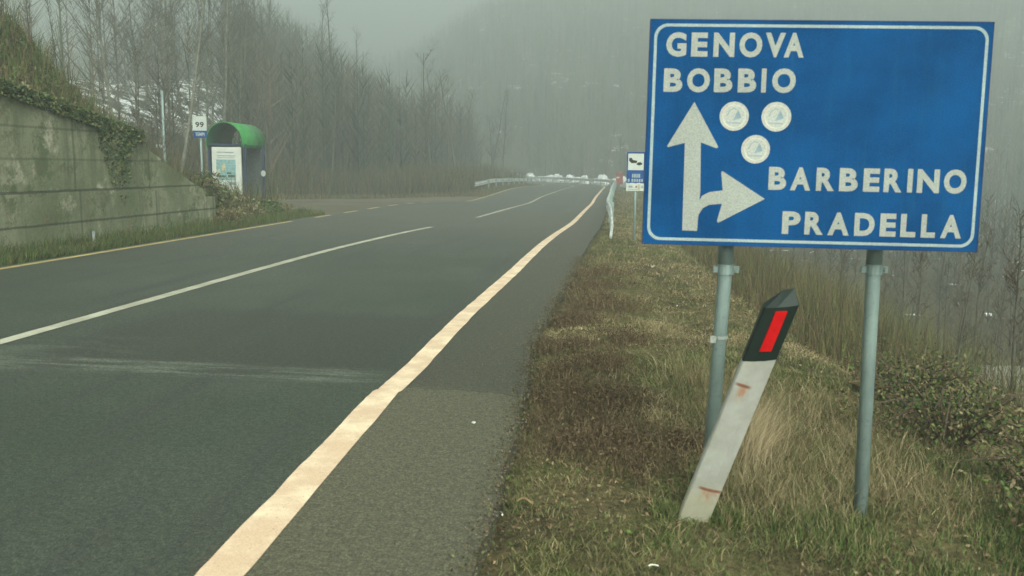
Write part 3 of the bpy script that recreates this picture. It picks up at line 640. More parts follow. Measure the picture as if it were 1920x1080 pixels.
# ivy and undergrowth over the bank and the wall top
n = 60000; s = rng.uniform(9, 24, n); u = -9.0 - rng.random(n) * 5.5
z = ground_z(u, s) + rng.random(n) ** 2 * .32 * (.3 + 1.4 * fnoise(u, s, 1.2, 61))
pa = [leaves(np.stack([u, s, z], 1), rng.uniform(.02, .06, n), mixc(pal(n, [DKG, GREEN, (.11, .15, .065), OLIVE], [3, 4, 4, 3], .35), pal(n, [BROWN, OLIVE, (.24, .23, .14)], [3, 4, 3], .35), sm((fnoise(u, s, 1.6, 62) - .5) / .15)))]
n = 14000; s = rng.uniform(9, 23.5, n); u = -9.15 - rng.random(n) * 5.2
pa.append(blades('s', u, s, rng.uniform(.2, 1.0, n), rng.uniform(.008, .016, n), rng.uniform(.05, .7, n), pal(n, [BROWN, DKG, OLIVE, DKBR, GREEN], [4, 3, 4, 4, 3])))
n = 16000; s = rng.uniform(9, 15.7, n); dens = fnoise(s, 0 * s, 1.0, 65); hang = rng.random(n) ** 1.6 * (.22 + 2.0 * np.maximum(dens - .45, 0) * 2.2); kk = rng.random(n) < .55; s, dens, hang = s[kk], dens[kk], hang[kk]; n = len(s)
V_ = np.stack([-8.86 + rng.uniform(.0, .10, n), s, np.interp(s, [0, 12, 15.78], [2.72, 2.54, 1.94]) - hang], 1)
pa.append(leaves(V_, rng.uniform(.015, .045, n), pal(n, [DKG, (.11, .14, .07), OLIVE, GREEN], [3, 4, 3, 2], .3)))
V, T, C = cat(pa); tag(np_obj('bank_undergrowth', V, T, M['blades'], C), 'ivy and dead stalks covering the bank and spilling over the concrete wall', 'undergrowth', kind='stuff')
# tall dry brush on the right slope
n = 80000; s = 6.2 + 24 * rng.random(n) ** 1.2; u = crest(s) + .55 + rng.random(n) ** .9 * (5.5 + .1 * s)
hh = (rng.uniform(.3, 1.25, n)) * .9 * (.6 + .9 * fnoise(u, s, 1.5, 71)) * np.clip((u - crest(s)) / 2.0, .22, 1.15)
pa = [blades('s', u, s, hh, rng.uniform(.0025, .006, n) * (1 + s * .05), rng.uniform(.02, .5, n), mixc(pal(n, [BROWN, DKBR, OLIVE, DKG, (.13, .10, .06)], [4, 4, 5, 2, 1]), pal(n, [(.10, .13, .06), OLIVE, (.19, .21, .12)], [4, 4, 3]), sm((u - 3.2) / 2)))]
n = 26000; s = 4.5 + 24 * rng.random(n) ** 1.2; u = crest(s) + .5 + rng.random(n) ** .9 * 6
z = ground_z(u, s) + rng.random(n) * .9 * np.clip((u - crest(s)) / 2.0, .15, 1)
pa.append(leaves(np.stack([u, s, z], 1), rng.uniform(.005, .013, n), pal(n, [OLIVE, BROWN, DKG, (.16, .14, .07)], [4, 4, 3, 3], .35)))
V, T, C = cat(pa); tag(np_obj('dry_brush', V, T, M['blades'], C), 'tall brown dry brush on the slope behind the blue sign', 'brush', kind='stuff')
# ------------------------------------------------------------------ bare trees
def gen_tree(seed, h, lean=0.0, spread=.32, nl1=26, twig=11, r0=None, up=.8):
    rd = random.Random(seed); tr = MB(); r0 = r0 or h * .011
    pts = [Vector((0, 0, -.4))]; p = Vector((0, 0, -.4)); d = Vector((lean, 0, 1)).normalized(); N = 9; step = (h + .4) / N
    for i in range(N):
        d = (d + Vector((rd.gauss(0, .045), rd.gauss(0, .045), .05))).normalized(); p = p + d * step; pts.append(p.copy())
    rs = [r0 * (1 - .9 * (i / N) ** 1.1) + .006 for i in range(N + 1)]
    tr.tube(pts, rs, 6, False)
    tv, tf = [], []
    def blade(a, b, w):
        t = (b - a); sd = t.cross(Vector((rd.gauss(0, 1), rd.gauss(0, 1), rd.gauss(0, 1))))
        if sd.length < 1e-6: return
        sd = sd.normalized() * w / 2; n = len(tv); tv.extend([a - sd, a + sd, b]); tf.append((n, n + 1, n + 2))
    for i in range(nl1):
        f = rd.uniform(.22, .98) ** .9; q = f * N; j = min(int(q), N - 1); a = pts[j].lerp(pts[j + 1], q - j)
        az = rd.uniform(0, 2 * math.pi); L = h * spread * (1.08 - .75 * f) * rd.uniform(.6, 1.2)
        dd = Vector((math.cos(az), math.sin(az), up * rd.uniform(.5, 1.5))).normalized(); bp = [a]; c = a
        for k in range(4):
            dd = (dd + Vector((rd.gauss(0, .14), rd.gauss(0, .14), .13))).normalized(); c = c + dd * L / 4; bp.append(c)
        rb = max(.008, r0 * .38 * (1 - .7 * f)); tr.tube(bp, [rb, rb * .75, rb * .55, rb * .35, .004], 4, False)
        for k in range(twig):
            g_ = rd.uniform(.15, 1); qq = g_ * 4; jj = min(int(qq), 3); e = bp[jj].lerp(bp[jj + 1], qq - jj)
            az2 = rd.uniform(0, 2 * math.pi); l2 = L * rd.uniform(.18, .5)
            d2 = (dd * .6 + Vector((math.cos(az2), math.sin(az2), rd.uniform(-.1, 1.0)))).normalized(); mid = e + d2 * l2 * .5; end = mid + (d2 + Vector((rd.gauss(0, .25), rd.gauss(0, .25), .15))).normalized() * l2 * .5
            blade(e, mid + (mid - e) * .2, .017); blade(mid, end, .012)
            for _ in range(3):
                q2 = e.lerp(end, rd.uniform(.2, .95)); blade(q2, q2 + (d2 + Vector((rd.gauss(0, .6), rd.gauss(0, .6), rd.gauss(.2, .4)))).normalized() * l2 * .45, .009)
    return tr, tv, tf
def tree_proto(name, seed, h, tm='bark', cm='twig', **kw):
    tr, tv, tf = gen_tree(seed, h, **kw); r = empty(name, (0, 0, 0))
    tr.build('trunk', M[tm], r, True); m = MB(); m.add(tv, tf); m.build('crown', M[cm], r); return r
protos = [tree_proto('bare_tree', 1, 10), tree_proto('bare_tree', 2, 12, spread=.26, up=1.3), tree_proto('bare_tree', 3, 9, spread=.4), tree_proto('bare_tree', 4, 13, spread=.22, up=1.7, nl1=32),
          tree_proto('bare_tree', 5, 11, cm='twig_brown', spread=.3), tree_proto('bare_tree', 6, 8, cm='twig_brown', spread=.42, nl1=30)]
sapl = [tree_proto('sapling', 11, 3.2, cm='twig_brown', spread=.26, nl1=20, twig=7, up=1.6, r0=.022), tree_proto('sapling', 12, 3.8, spread=.22, nl1=20, twig=7, up=2.0, r0=.022), tree_proto('sapling', 13, 2.8, spread=.32, nl1=18, twig=8, up=1.2, r0=.02)]
slim = [tree_proto('bare_tree', 21, 11, tm='bark_pale', spread=.30, up=1.4, nl1=40, twig=14, r0=.075), tree_proto('bare_tree', 22, 12, tm='bark_pale', spread=.24, up=1.8, nl1=44, twig=13, r0=.07), tree_proto('bare_tree', 23, 9, tm='bark_pale', spread=.34, up=1.2, nl1=36, twig=14, r0=.06)]
used = set()
rt = random.Random(5)
def place(pl_, x, y, sc=1.0, label='', group='', catg='tree', sink=0.0):
    p = rt.choice(pl_); first = id(p) not in used and not used.add(id(p))
    o = p if first else copy_tree(p)
    o.location = (x, y, gz(x, y) - sink); o.rotation_euler = (rt.gauss(0, .03), rt.gauss(0, .03), rt.uniform(0, 6.28)); s_ = sc * rt.uniform(.85, 1.15); o.scale = (s_, s_, s_)
    return tag(o, label, catg, group)
pid = [0]
Ltree = [('bare leafless tree growing behind the left bank and concrete wall', 'bare trees behind the bank'), ('leafless tree in the dark wood behind the bus shelter', 'trees in the wood behind the shelter'),
         ('leafless tree standing past the bend in the fog', 'trees beyond the bend'), ('thin leafless sapling on the slope right of the road', 'saplings on the right slope')]
for px_, Y_, sc in ((235, 33, 1.15), (262, 38, 1.0), (300, 36, 1.2), (340, 34, 1.25), (352, 40, 1.1), (385, 37, 1.1), (415, 42, 1.15), (440, 45, 1), (320, 48, 1.2), (370, 52, 1.2), (400, 60, 1.2), (458, 50, 1.1)):
    q = at_y(px_, 300, Y_); place(slim, q.x, Y_, sc * .95, *Ltree[0])
cnt = 0
while cnt < 120:                                    # the wood behind the shelter and along the left side
    s_ = rt.uniform(38, 150); u_ = -rt.uniform(12 if s_ > 56 else 17.5, 48)
    x, y = [float(v) for v in pos(s_, u_)]
    if s_ < 55 and u_ > -17.5: continue
    px_ = 1160 + 1650 * x / y
    if px_ < 430 or px_ > 1150: continue
    place(protos, x, y, rt.uniform(.6, 1.0), *Ltree[1]); cnt += 1
cnt = 0
while cnt < 75:
    s_ = rt.uniform(90, 175); u_ = rt.uniform(3.5, 30); x, y = [float(v) for v in pos(s_, u_)]
    place(protos, x, y, rt.uniform(.45, .85), *Ltree[2]); cnt += 1
cnt = 0
while cnt < 95:
    y = 6.5 + 34 * rt.random() ** 1.1; u_ = rt.uniform(2.6, 17); 
    if u_ < float(crest(y)) + 1.9: continue
    q = gz(u_, y); px_ = 1160 + 1650 * u_ / y
    if px_ > 2100: continue
    top = 1.4 - y * rt.uniform(.03, .12); sc = max(.35, min(1.5, (top - q) / 3.4)); place(sapl, u_, y, sc, *Ltree[3], catg='sapling'); cnt += 1
cnt = 0
while cnt < 20:                                      # thin stems on the left bank itself
    s_ = rt.uniform(12, 24); u_ = -rt.uniform(10.5, 13.5); place(sapl, u_, s_, rt.uniform(.3, .75), 'thin bare sapling rising from the ivy covered bank', 'saplings on the left bank', catg='sapling'); cnt += 1
# far woods on the hills, uncountable
def far_woods(n, fx, name, label, hs_=1.0):
    V, T, C = [], [], []
    x, y = fx(n); n = len(x); z = ground_z(x, y); h = rng.uniform(5, 10, n) * hs_; K = 40
    P = np.stack([x, y, z], 1)
    P = np.repeat(P, K, 0); hh = np.repeat(h, K); f = rng.uniform(.15, 1, n * K); az = rng.uniform(0, 6.28, n * K); L = hh * .22 * (1.15 - f * .8) * rng.uniform(.5, 1.3, n * K)
    a = P + np.stack([0 * f, 0 * f, f * hh * .85], 1); b = a + np.stack([np.cos(az) * L, np.sin(az) * L, L * rng.uniform(.6, 1.8, n * K)], 1)
    wd = .025 + .07 * (rng.random(n * K) ** 2)
    a[::K] = P[::K] - [0, 0, .3]; b[::K] = P[::K] + np.stack([0 * h, 0 * h, h], 1); wd[::K] = .13
    side = np.stack([np.ones_like(f), .3 * np.sin(az * 3), .25 * np.cos(az * 5)], 1) * wd[:, None] / 2
    V = np.stack([a - side, a + side, b], 1).reshape(-1, 3); T = np.arange(len(V)).reshape(-1, 3)
    cc = pal(n, [(.07, .06, .045), (.10, .08, .055), (.05, .055, .035), (.035, .055, .03)], [4, 3, 3, 2], .35) * (.3 + 1.9 * fnoise(x, y, 22, 33))[:, None]
    C = np.repeat(np.repeat(cc, K, 0), 3, 0)
    tag(np_obj(name, V, T, M['blades'], C), label, 'wood', kind='stuff')
def f1(n):
    y = 100 + 260 * rng.random(n) ** .9; x = y * rng.uniform(-.72, .55, n); s, u = inv(x, y); k = (u > 4) | (u < -14) | (y > 190); return x[k], y[k]
far_woods(9500, f1, 'hillside_wood', 'grey leafless wood fading into fog on the far hillside')
def f2(n):
    s = rng.uniform(34, 120, n); u = -rng.uniform(15.5, 60, n); x, y = pos(s, u); k = ((s > 56) | (u < -18)) & ((x / np.maximum(y, 1) > -.46) | (rng.random(n) < .08)); return x[k], y[k]
far_woods(2600, f2, 'dense_undergrowth_wood', 'dense dark thicket of leafless trunks behind the bus shelter')
def f3(n):
    x = rng.uniform(16, 90, n); y = rng.uniform(18, 120, n); k = (x / y < .62) & (x / y > -.1); return x[k], y[k]
far_woods(900, f3, 'valley_wood', 'low leafless wood in the valley to the right of the sign', .5)
# thicket low down behind shelter
n = 42000; s = rng.uniform(33, 95, n); u = np.where(s < 53, -16.2, -9.6) - rng.random(n) ** .8 * 9; x, y = pos(s, u)
z = ground_z(x, y); hh = rng.uniform(.3, 2.2, n) * (.5 + fnoise(x, y, 4, 81)); V, T, C = blades('q', x, y, hh, rng.uniform(.015, .04, n), rng.uniform(.05, .7, n), pal(n, [BROWN, OLIVE, DKG, (.07, .06, .04)], [4, 2, 3, 5], .3), zoff=z)
tag(np_obj('thicket', V, T, M['blades'], C), 'low brown bramble thicket behind the bus bay', 'thicket', kind='stuff')
# ------------------------------------------------------------------ shrubs
def shrub(x, y, r, h, cols, wts, label, group=None, nleaf=2600, size=(.012, .03), name='shrub'):
    e = empty(name, (x, y, gz(x, y)), 0, label, 'shrub', group); st = MB(); rd = random.Random(int(x * 97 + y * 13))
    tips = []
    for i in range(38):
        az = rd.uniform(0, 6.28); rr = r * rd.uniform(.3, 1.15); p = [Vector((0, 0, -.08)), Vector((math.cos(az) * rr * .5, math.sin(az) * rr * .5, h * rd.uniform(.4, .8))), Vector((math.cos(az) * rr, math.sin(az) * rr, h * rd.uniform(.25, 1.0)))]
        st.tube(p, [.008, .006, .003], 4, False); tips += p[1:]
    st.build('stems', M['twig_brown'], e)
    tp_ = np.array([tips[i] for i in rng.integers(0, len(tips), nleaf)]); c = tp_ * (.45 + .55 * rng.random((nleaf, 1)) ** .5) + rng.normal(0, 1, (nleaf, 3)) * [r * .12, r * .12, h * .12]; c[:, 2] = np.abs(c[:, 2])
    V, T, C = leaves(c, rng.uniform(*size, nleaf), pal(nleaf, cols, wts, .35)); np_obj('leaves', V, T, M['blades'], C, parent=e)
for a in ((at_x(410, 400, -9.6), .55, .55), (at_x(432, 392, -10.2), .6, .45), (at_x(398, 418, -9.0), .35, .35)):
    pass
shrub(-9.5, 19.4, .55, .75, [DKG, OLIVE, BROWN], [4, 3, 2], 'dark bush growing at the end of the concrete wall', size=(.02, .05))
shrub(-10.6, 21.0, .7, .65, [DKG, GREEN, BROWN], [3, 2, 3], 'low green bush between the wall end and the bus shelter', size=(.02, .05))
shrub(-8.75, 18.9, .35, .4, [OLIVE, BROWN, TAN], [3, 3, 1], 'small straggly weed clump touching the tip of the wing wall', size=(.015, .04))
for i, (x, y, r, h) in enumerate(((2.25, 4.35, .5, .42), (1.95, 5.2, .5, .5), (2.7, 5.4, .55, .6), (2.1, 6.3, .5, .55), (2.05, 3.75, .35, .3), (3.1, 6.6, .6, .7))):
    shrub(x, y, r * 1.1, h * .8, [DKG, GREEN, OLIVE, BROWN, (.17, .14, .08)], [4, 3, 4, 4, 2], ('dark green bramble bush at the right edge of the verge', 'brown and green bramble behind the right sign post', 'tall bramble bush on the slope at the far right', 'bramble bush on the slope behind the dark debris', 'low bramble nearest the camera on the right', 'bramble bush hanging beside the pale stone slab')[i], size=(.007, .018), name='bramble_bush', nleaf=3000)
# ------------------------------------------------------------------ bus shelter
SX, SY = -12.65, 29.0
sz = zr(29.7, -9) + .0
shl = empty('bus_shelter', (SX, SY, float(sz)), 0, 'bus shelter with green barrel roof and white poster on its end panel', 'bus shelter')
Rr = .62; cxs = -Rr; L0, L1 = -.25, 1.75; N = 18
def arch(r, a0=-18, a1=198): return [(cxs + r * math.cos(R_(a0 + (a1 - a0) * k / N)), 2.02 + .10 + r * 1.02 * math.sin(R_(a0 + (a1 - a0) * k / N))) for k in range(N + 1)]
def shell(r0, r1, name, m_, y0, y1):
    A, B = arch(r0), arch(r1); n = N + 1; mb = MB(); vs_ = [(p[0], y0, p[1]) for p in A] + [(p[0], y1, p[1]) for p in A] + [(p[0], y0, p[1]) for p in B] + [(p[0], y1, p[1]) for p in B]
    fs = []
    for k in range(N): fs += [(k, k + 1, n + k + 1, n + k), (2 * n + k, 3 * n + k, 3 * n + k + 1, 2 * n + k + 1), (k, 2 * n + k, 2 * n + k + 1, k + 1), (n + k, n + k + 1, 3 * n + k + 1, 3 * n + k)]
    fs += [(0, n, 3 * n, 2 * n), (N, 2 * n + N, 3 * n + N, n + N)]
    mb.add(vs_, fs); return mb.build(name, m_, shl, True)
shell(Rr + .03, Rr + .006, 'roof', M['roof_green'], L0, L1); shell(Rr + .005, Rr - .015, 'roof_lining', M['roof_inside'], L0 + .01, L1 - .01)
for xx_, yy_ in ((.02, -.02), (.02, 1.55), (-2 * Rr - .02, -.02), (-2 * Rr - .02, 1.55)):
    MB().box(xx_ - .035, xx_ + .035, yy_ - .035, yy_ + .035, -.1, 2.06).build('post', M['shelter_blue'], shl)
fr = MB(); fr.box(-2 * Rr, 0, -.05, .0, 1.99, 2.05); fr.box(-2 * Rr, 0, -.05, .0, .12, .20); fr.box(-2 * Rr - .015, -.0, 1.53, 1.57, 2.0, 2.05); fr.box(-2 * Rr + .015, -2 * Rr + .05, .02, 1.5, 2.0, 2.05); fr.box(-.02, .02, .02, 1.5, 2.0, 2.05); fr.build('frame', M['shelter_blue'], shl)
MB().box(-2 * Rr - .03, -2 * Rr - .0, .02, 1.5, .25, 2.0).build('back_panel', M['shelter_grey'], shl)
MB().box(-2 * Rr + .05, -.06, 1.54, 1.56, .25, 1.98).build('far_end_panel', M['shelter_grey'], shl)
MB().box(-2 * Rr + .02, -2 * Rr + .36, .15, 1.4, .42, .47).build('bench', M['shelter_grey'], shl)
pb = MB().box(-1.14, -.10, -.085, -.03, .32, 1.94).build('poster_case', M['poster_white'], shl)
im = MB(); im.box(-.99, -.30, -.089, -.0855, .82, 1.52); im.build('poster_picture', M['aqua'], pb)
im = MB(); im.box(-.80, -.66, -.092, -.0895, 1.14, 1.36); im.box(-.97, -.86, -.092, -.0895, .98, 1.2); im.build('poster_sand', M['sand'], pb)
im = MB(); im.box(-.96, -.66, -.092, -.0895, .92, .985); im.box(-.58, -.34, -.092, -.0895, .92, 1.0); im.box(-.62, -.46, -.092, -.0895, 1.03, 1.09); im.build('poster_dark', M['dark_green_ink'], pb)
im = MB(); 
for a in ((-.96, -.36, 1.75, 1.78), (-.96, -.30, 1.63, 1.66), (-.96, -.34, 1.57, 1.59), (-.55, -.28, .66, .76), (-.50, -.25, .58, .60), (-.96, -.25, .46, .475)): im.box(a[0], a[1], -.089, -.0855, a[2], a[3])
im.build('poster_lines', M['grey_mark'], pb)
MB().prism([(.02 + .085 * math.cos(k * -.6283), 1.05 + .11 * math.sin(k * -.6283)) for k in range(10)], 1.49, 1.513).build('timetable_disc', M['small_white'], shl)
# ------------------------------------------------------------------ bus stop sign
q = at_y(379, 330, 26.8); zb = gz(q.x, q.y)
bs = empty('bus_stop_sign', (q.x, q.y, zb), 0, 'grey pole with white and blue bus stop plate numbered 99', 'bus stop sign')
T1 = at_y(373, 218, 26.8).z - zb
MB().tube([(0, 0, -.3), (0, 0, T1 - .03)], .035, 10).build('pole', M['galvanised'], bs, True)
pw = (at_y(386, 230, 26.8).x - at_y(360, 230, 26.8).x) / 2; h1 = T1 - (at_y(373, 245, 26.8).z - zb); h2 = h1 + .20
MB().box(-pw, pw, -.055, -.04, T1 - h1, T1).build('white_plate', M['small_white'], bs)
MB().box(-pw * .9, pw, -.055, -.04, T1 - h2 - .02, T1 - h1 - .002).build('blue_plate', M['small_blue'], bs)
text_obj('99', .17, .28, 'number', M['black'], bs, -.14, T1 - h1 + .10, -.0565, bold=.03)
text_obj('TEMPI', .11, .30, 'operator_name', M['small_white'], bs, -.15, T1 - h2 + .03, -.0565, bold=.02)
# ------------------------------------------------------------------ service sign on the right verge
q = at_y(1190, 400, 19.0); zb = gz(q.x, q.y)
sv = empty('service_sign', (q.x, q.y, zb), 0, 'small blue service sign with white pictogram and white lower plate beside the guardrail', 'road sign')
def hz(py): return at_y(1190, py, 19.0).z - zb
hw = (at_y(1206, 320, 19).x - at_y(1171, 320, 19).x) / 2
MB().tube([(0, .04, -.3), (0, .04, hz(290))], .03, 10).build('pole', M['galvanised'], sv, True)
MB().box(-hw, hw, -.004, .0, hz(343), hz(285)).build('blue_plate', M['small_blue'], sv)
MB().box(-hw + .025, hw - .04, -.007, -.0045, hz(319), hz(288)).build('pictogram_field', M['small_white'], sv)
c_ = (hz(319) + hz(288)) / 2; pm = MB()
pm.prism([(-.15, c_ + .02), (-.15, c_ + .08), (-.10, c_ + .085), (-.07, c_ + .04), (.02, c_ + .025), (.01, c_ - .02), (-.10, c_ - .03)][::1], -.0095, -.0075)
pm.prism([(.0, c_ - .055), (.03, c_ - .012), (.09, c_ - .004), (.125, c_ - .03), (.125, c_ - .055), (.06, c_ - .075)], -.0095, -.0075); pm.build('pictogram', M['black'], sv)
wl = MB()
for a in ((-.08, -.05), (-.04, .0), (.01, .04), (.05, .09)): wl.box(a[0], a[1], -.007, -.0045, hz(333), hz(326))
for a in ((-.17, -.13), (-.09, -.05), (-.035, -.0), (.015, .05), (.065, .10), (.115, .15)): wl.box(a[0], a[1], -.007, -.0045, hz(341), hz(335.5))
wl.build('lettering', M['sign_border'], sv)
MB().box(-hw, hw + .01, -.004, .0, hz(358), hz(344)).build('lower_plate', M['small_white'], sv)
lm = MB(); lm.box(-.15, -.06, -.007, -.0045, hz(352), hz(348)); lm.build('left_mark', M['grey_mark'], sv)
lm = MB(); lm.box(.12, .16, -.007, -.0045, hz(352), hz(348)); lm.build('right_mark', M['grey_mark'], sv)
lm = MB(); lm.box(-.16, .03, -.007, -.0045, hz(356), hz(355)); lm.build('underline_mark', M['grey_mark'], sv)
lm = MB(); lm.box(0, .03, -.007, -.0045, hz(352), hz(348)); lm.build('red_mark', M['ink_red'], sv)
lm = MB(); lm.box(.045, .10, -.007, -.0045, hz(356), hz(346)); lm.build('yellow_mark', M['sand'], sv)
# ------------------------------------------------------------------ guardrails
def guardrail(name, label, S_, U_, H_, post_ds=3.0, r_end=False):
    n = len(S_); x, y = pos(S_, U_); z = zr(S_, np.clip(U_, -8, -.5)) - .05
    e = empty(name, (float(x[0]), float(y[0]), float(z[0])), 0, label, 'guardrail')
    dx = np.gradient(x); dy = np.gradient(y); L = np.hypot(dx, dy); nxn, nyn = -dy / L, dx / L
    W = [(-.155, 0.), (-.12, .04), (-.045, .04), (0., -.015), (.045, .04), (.12, .04), (.155, 0.)]
    W = W + [(a, b - .004) for a, b in W[::-1]]; k = len(W)
    V = np.stack([np.stack([x + nxn * b * SG, y + nyn * b * SG, z + H_ + a * np.clip(H_ / .5, .35, 1)], 1) for a, b in W], 1).reshape(-1, 3) - [x[0], y[0], z[0]]
    I = np.arange(n - 1)[:, None] * k; j = np.arange(k); T = np.stack([(I + j).ravel(), (I + (j + 1) % k).ravel(), (I + (j + 1) % k + k).ravel(), (I + j + k).ravel()], 1)
    np_obj('rail', V, T, M['rail_metal'], parent=e)
    s_ = S_[0] + 5.5
    pm_ = None
    while s_ < S_[-1]:
        uu = float(np.interp(s_, S_, U_)); px_, py_ = [float(v) for v in pos(s_, uu)]; hh = float(np.interp(s_, S_, H_)); zz = float(zr(s_, max(min(uu, -.5), -8)))
        if pm_ is None: pm_ = MB().box(-.05, .05, -.04, .04, -1.0, 0.0).build('rail_post', M['galvanised'], e)
        else: c = pm_.copy(); COL.objects.link(c); c.parent = e; pm_ = pm_
        c = pm_ if s_ < S_[0] + 5.6 else c
        c.location = (px_ - float(x[0]) + .09 * SG * (1 if s_ < SB else 1), py_ - float(y[0]), zz + hh + .10 - float(z[0])); s_ += post_ds
    return e
SG = 1
Sg = np.concatenate([np.arange(19.2, 26, .4), np.arange(26, 176, 1.0)])
Ug = np.interp(Sg, [19.2, 21, 23, 25, 30, 50, 92, 176], [-.12, -.10, -.14, -.26, -.34, -.42, -.30, -.2]); Hg = np.interp(Sg, [19.2, 24.5, 200], [.02, .60, .62])
g1 = guardrail('guardrail', 'steel guardrail with sunken end along the right edge and round the bend', Sg, Ug, Hg, 4.0)
g2 = guardrail('guardrail', 'pale steel guardrail on the left side before the bend', np.arange(58, 150, 1.0), -9.4 + 0 * np.arange(58, 150, 1.0), .62 + 0 * np.arange(58, 150, 1.0), 4.0)
# end anchor plate of the right rail
# ------------------------------------------------------------------ red bend board
x, y = pos(89., .1); rb = empty('bend_board', (float(x), float(y), float(zr(89, -.5)) - .1), 0, 'faded red board on a post where the right guardrail enters the bend', 'board')
MB().tube([(0, .05, -.3), (0, .05, 1.7)], .04, 8).build('pole', M['galvanised'], rb); MB().box(-.35, .35, -.02, .02, .45, 1.62).build('red_panel', M['rust_red'], rb)
MB().box(-.30, -.0, -.026, -.0205, 1.05, 1.2).build('white_stripe', M['small_white'], rb)
# ------------------------------------------------------------------ far parked cars behind the bend rail? snow ridges instead
def blob(name, x, y, rx, ry, rzz, mt, label, cat_, seed=0, group=None, zoff=0.0, sub=2, rot=0):
    import bmesh
    bm = bmesh.new(); bmesh.ops.create_icosphere(bm, subdivisions=sub, radius=1); rd = random.Random(seed)
    for v in bm.verts:
        k = 1 + rd.uniform(-.18, .18); v.co = Vector((v.co.x * rx * k, v.co.y * ry * k, v.co.z * rzz * k))
    me = bpy.data.meshes.new(name); bm.to_mesh(me); bm.free(); me.materials.append(M[mt])
    o = bpy.data.objects.new(name, me); COL.objects.link(o); o.location = (x, y, gz(x, y) + zoff); o.rotation_euler = (0, 0, rot); return tag(o, label, cat_, group)
rh = random.Random(12); sp = 100.0; i = 0
while sp < 140:
    a = rh.uniform(.7, 2.1); u_ = rh.uniform(1.0, 2.6); x, y = [float(v) for v in pos(sp, u_)]
    tag_last = blob('snow_heap', x, y, a * .6, a, rh.uniform(.5, 1.15), 'snow', 'dirty snow heap along the outside of the far bend', 'snow heap', i, 'snow heaps round the bend', zoff=.15 + .12 * u_, rot=(sp - SB) / RB, sub=3)
    tag_last.location.z = float(zr(sp, -.5)) + .18
    i += 1; sp += a * 1.0 + rh.uniform(.5, 2.6)

# ------------------------------------------------------------------ lamp pole behind wing wall, thin marker
q = at_y(309, 300, 27); zb = gz(q.x, q.y)
po = empty('utility_pole', (q.x, q.y, zb), 0, 'thin pale metal pole rising behind the sloping end of the wall', 'pole')
MB().tube([(0, 0, -.3), (0, 0, at_y(309, 170, 27).z - zb)], [.05, .035], 10).build('shaft', M['galvanised'], po, True)
MB().box(-.28, -.03, -.01, .01, at_y(309, 277, 27).z - zb, at_y(309, 271, 27).z - zb).build('marker_plate', M['sign_white'], po)
q = at_x(177, 464, -8.55); e = empty('edge_marker', (q.x, q.y, gz(q.x, q.y)), 0, 'small white marker stake in the grass at the wall foot', 'marker stake')
MB().box(-.02, .02, -.008, .008, -.1, .20).build('stake', M['sign_white'], e); MB().box(-.021, .021, -.009, .009, .2, .26).build('stake_cap', M['grey_mark'], e)
# ------------------------------------------------------------------ debris on the slope
blob('debris_log', *list(at_x(1665, 762, 1.95))[:2], .26, .045, .04, 'debris_tan', 'broken tan board lying on the slope behind the right sign post', 'board', 3, zoff=.10, rot=-.5)
blob('dark_bottle', *list(at_x(1697, 798, 1.95))[:2], .045, .04, .035, 'debris_dark', 'small dark crumpled object in the grass below the tan board', 'litter', 4, zoff=.06)
q = at_x(1910, 715, 4.3)
def slab():
    mb = MB(); pts = [(-.8, -.7), (-.35, .75), (1.6, .9), (1.9, -.95), (.4, -.85)]; z0, z1 = -.32, 0
    rd = random.Random(3); n = len(pts)
    mb.add([(p[0], p[1], z0) for p in pts] + [(p[0], p[1], z1 + rd.uniform(-.03, .03)) for p in pts], [tuple(range(n))[::-1], tuple(range(n, 2 * n))] + [(i, (i + 1) % n, (i + 1) % n + n, i + n) for i in range(n)])
    return mb
o = slab().build('stone_slab', M['stone'], None); o.location = (q.x, q.y, q.z); tag(o, 'pale flat stone slab down the slope at the right edge of the photo', 'stone slab')
lit = [(945, 960, 'twig'), (985, 947, 'curved'), (1340, 637, None), (1226, 1073, 'w'), (1226, 497, 'w'), (1265, 565, 'w'), (1283, 540, 'w')]
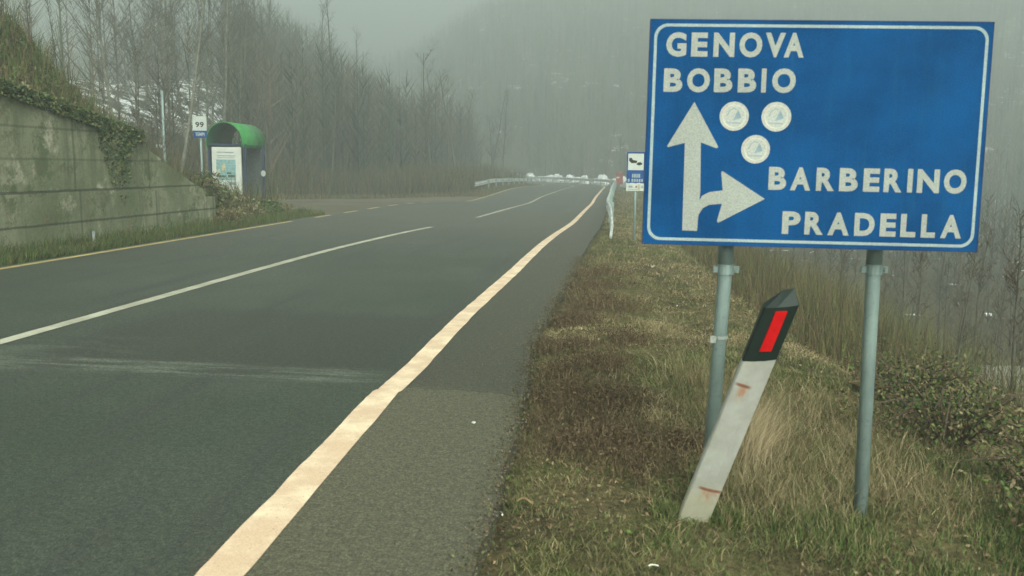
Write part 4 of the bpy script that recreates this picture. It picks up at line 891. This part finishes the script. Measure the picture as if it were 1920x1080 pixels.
for i, (px_, py_, k_, lab) in enumerate(((985, 947, .035, 'curled pale strip of bark lying in the grass near the asphalt edge'), (1226, 1073, .018, 'white paper scrap at the bottom edge of the photo'), (1226, 497, .03, 'white scrap on the verge left below the blue sign'), (1270, 568, .022, 'tiny white scrap on the verge between road and left sign post'), (940, 962, .02, 'short pale twig bit by the asphalt edge'))):
    d = ray(px_, py_); t = (-.03 - CAMZ) / d.z; q = Vector((0, 0, CAMZ)) + d * t; zz = gz(q.x, q.y); mb = MB(); N_ = 6
    rd = random.Random(i); a_ = [(k_ * (j / N_ * 2 - 1), .35 * k_ * math.sin(j * .9 + i), .35 * k_ * math.sin(j * .55)) for j in range(N_ + 1)]
    vs_ = []; 
    for p in a_: vs_ += [(p[0], p[1] - k_ * .13, p[2]), (p[0], p[1] + k_ * .13, p[2] + k_ * .15), (p[0], p[1] + k_ * .13, p[2] + k_ * .1), (p[0], p[1] - k_ * .13, p[2] - k_ * .05)]
    fs = [(4 * j + c, 4 * j + (c + 1) % 4, 4 * j + 4 + (c + 1) % 4, 4 * j + 4 + c) for j in range(N_) for c in range(4)] + [(3, 2, 1, 0), (4 * N_, 4 * N_ + 1, 4 * N_ + 2, 4 * N_ + 3)]
    mb.add(vs_, fs); o = mb.build('litter_scrap', M['litter_white'] if i else M['debris_tan']); o.location = (q.x, q.y, zz + .035); o.rotation_euler = (0, 0, .4 * i); tag(o, lab, 'litter')
o = blob('pebble', -.75, 4.63, .012, .010, .006, 'litter_white', 'tiny pale pebble on the brown shoulder right of the edge line', 'pebble', 9); o.location.z = .006

# ------------------------------------------------------------------ labels that single out the few that stand clear
ORD = ['leftmost', 'second from left', 'third from left', 'fourth from left', 'fifth from left', 'sixth from left', 'seventh from left', 'eighth from left', 'ninth from left', 'tenth from left', 'eleventh from left', 'twelfth from left', 'thirteenth from left', 'fourteenth from left', 'fifteenth from left', 'sixteenth from left', 'seventeenth from left', 'eighteenth from left', 'nineteenth from left', 'twentieth from left']
for grp, txt in (('bare trees behind the bank', '%s of the pale bare trees behind the bank'), ('saplings on the left bank', '%s of the thin saplings on the ivy bank'), ('snow heaps round the bend', '%s of the dirty snow heaps round the far bend')):
    L_ = sorted([o for o in scene.objects if o.get('group') == grp and o.parent is None], key=lambda o: o.location.x / o.location.y)
    for i, o in enumerate(L_[:len(ORD)]): o['label'] = txt % ORD[i]
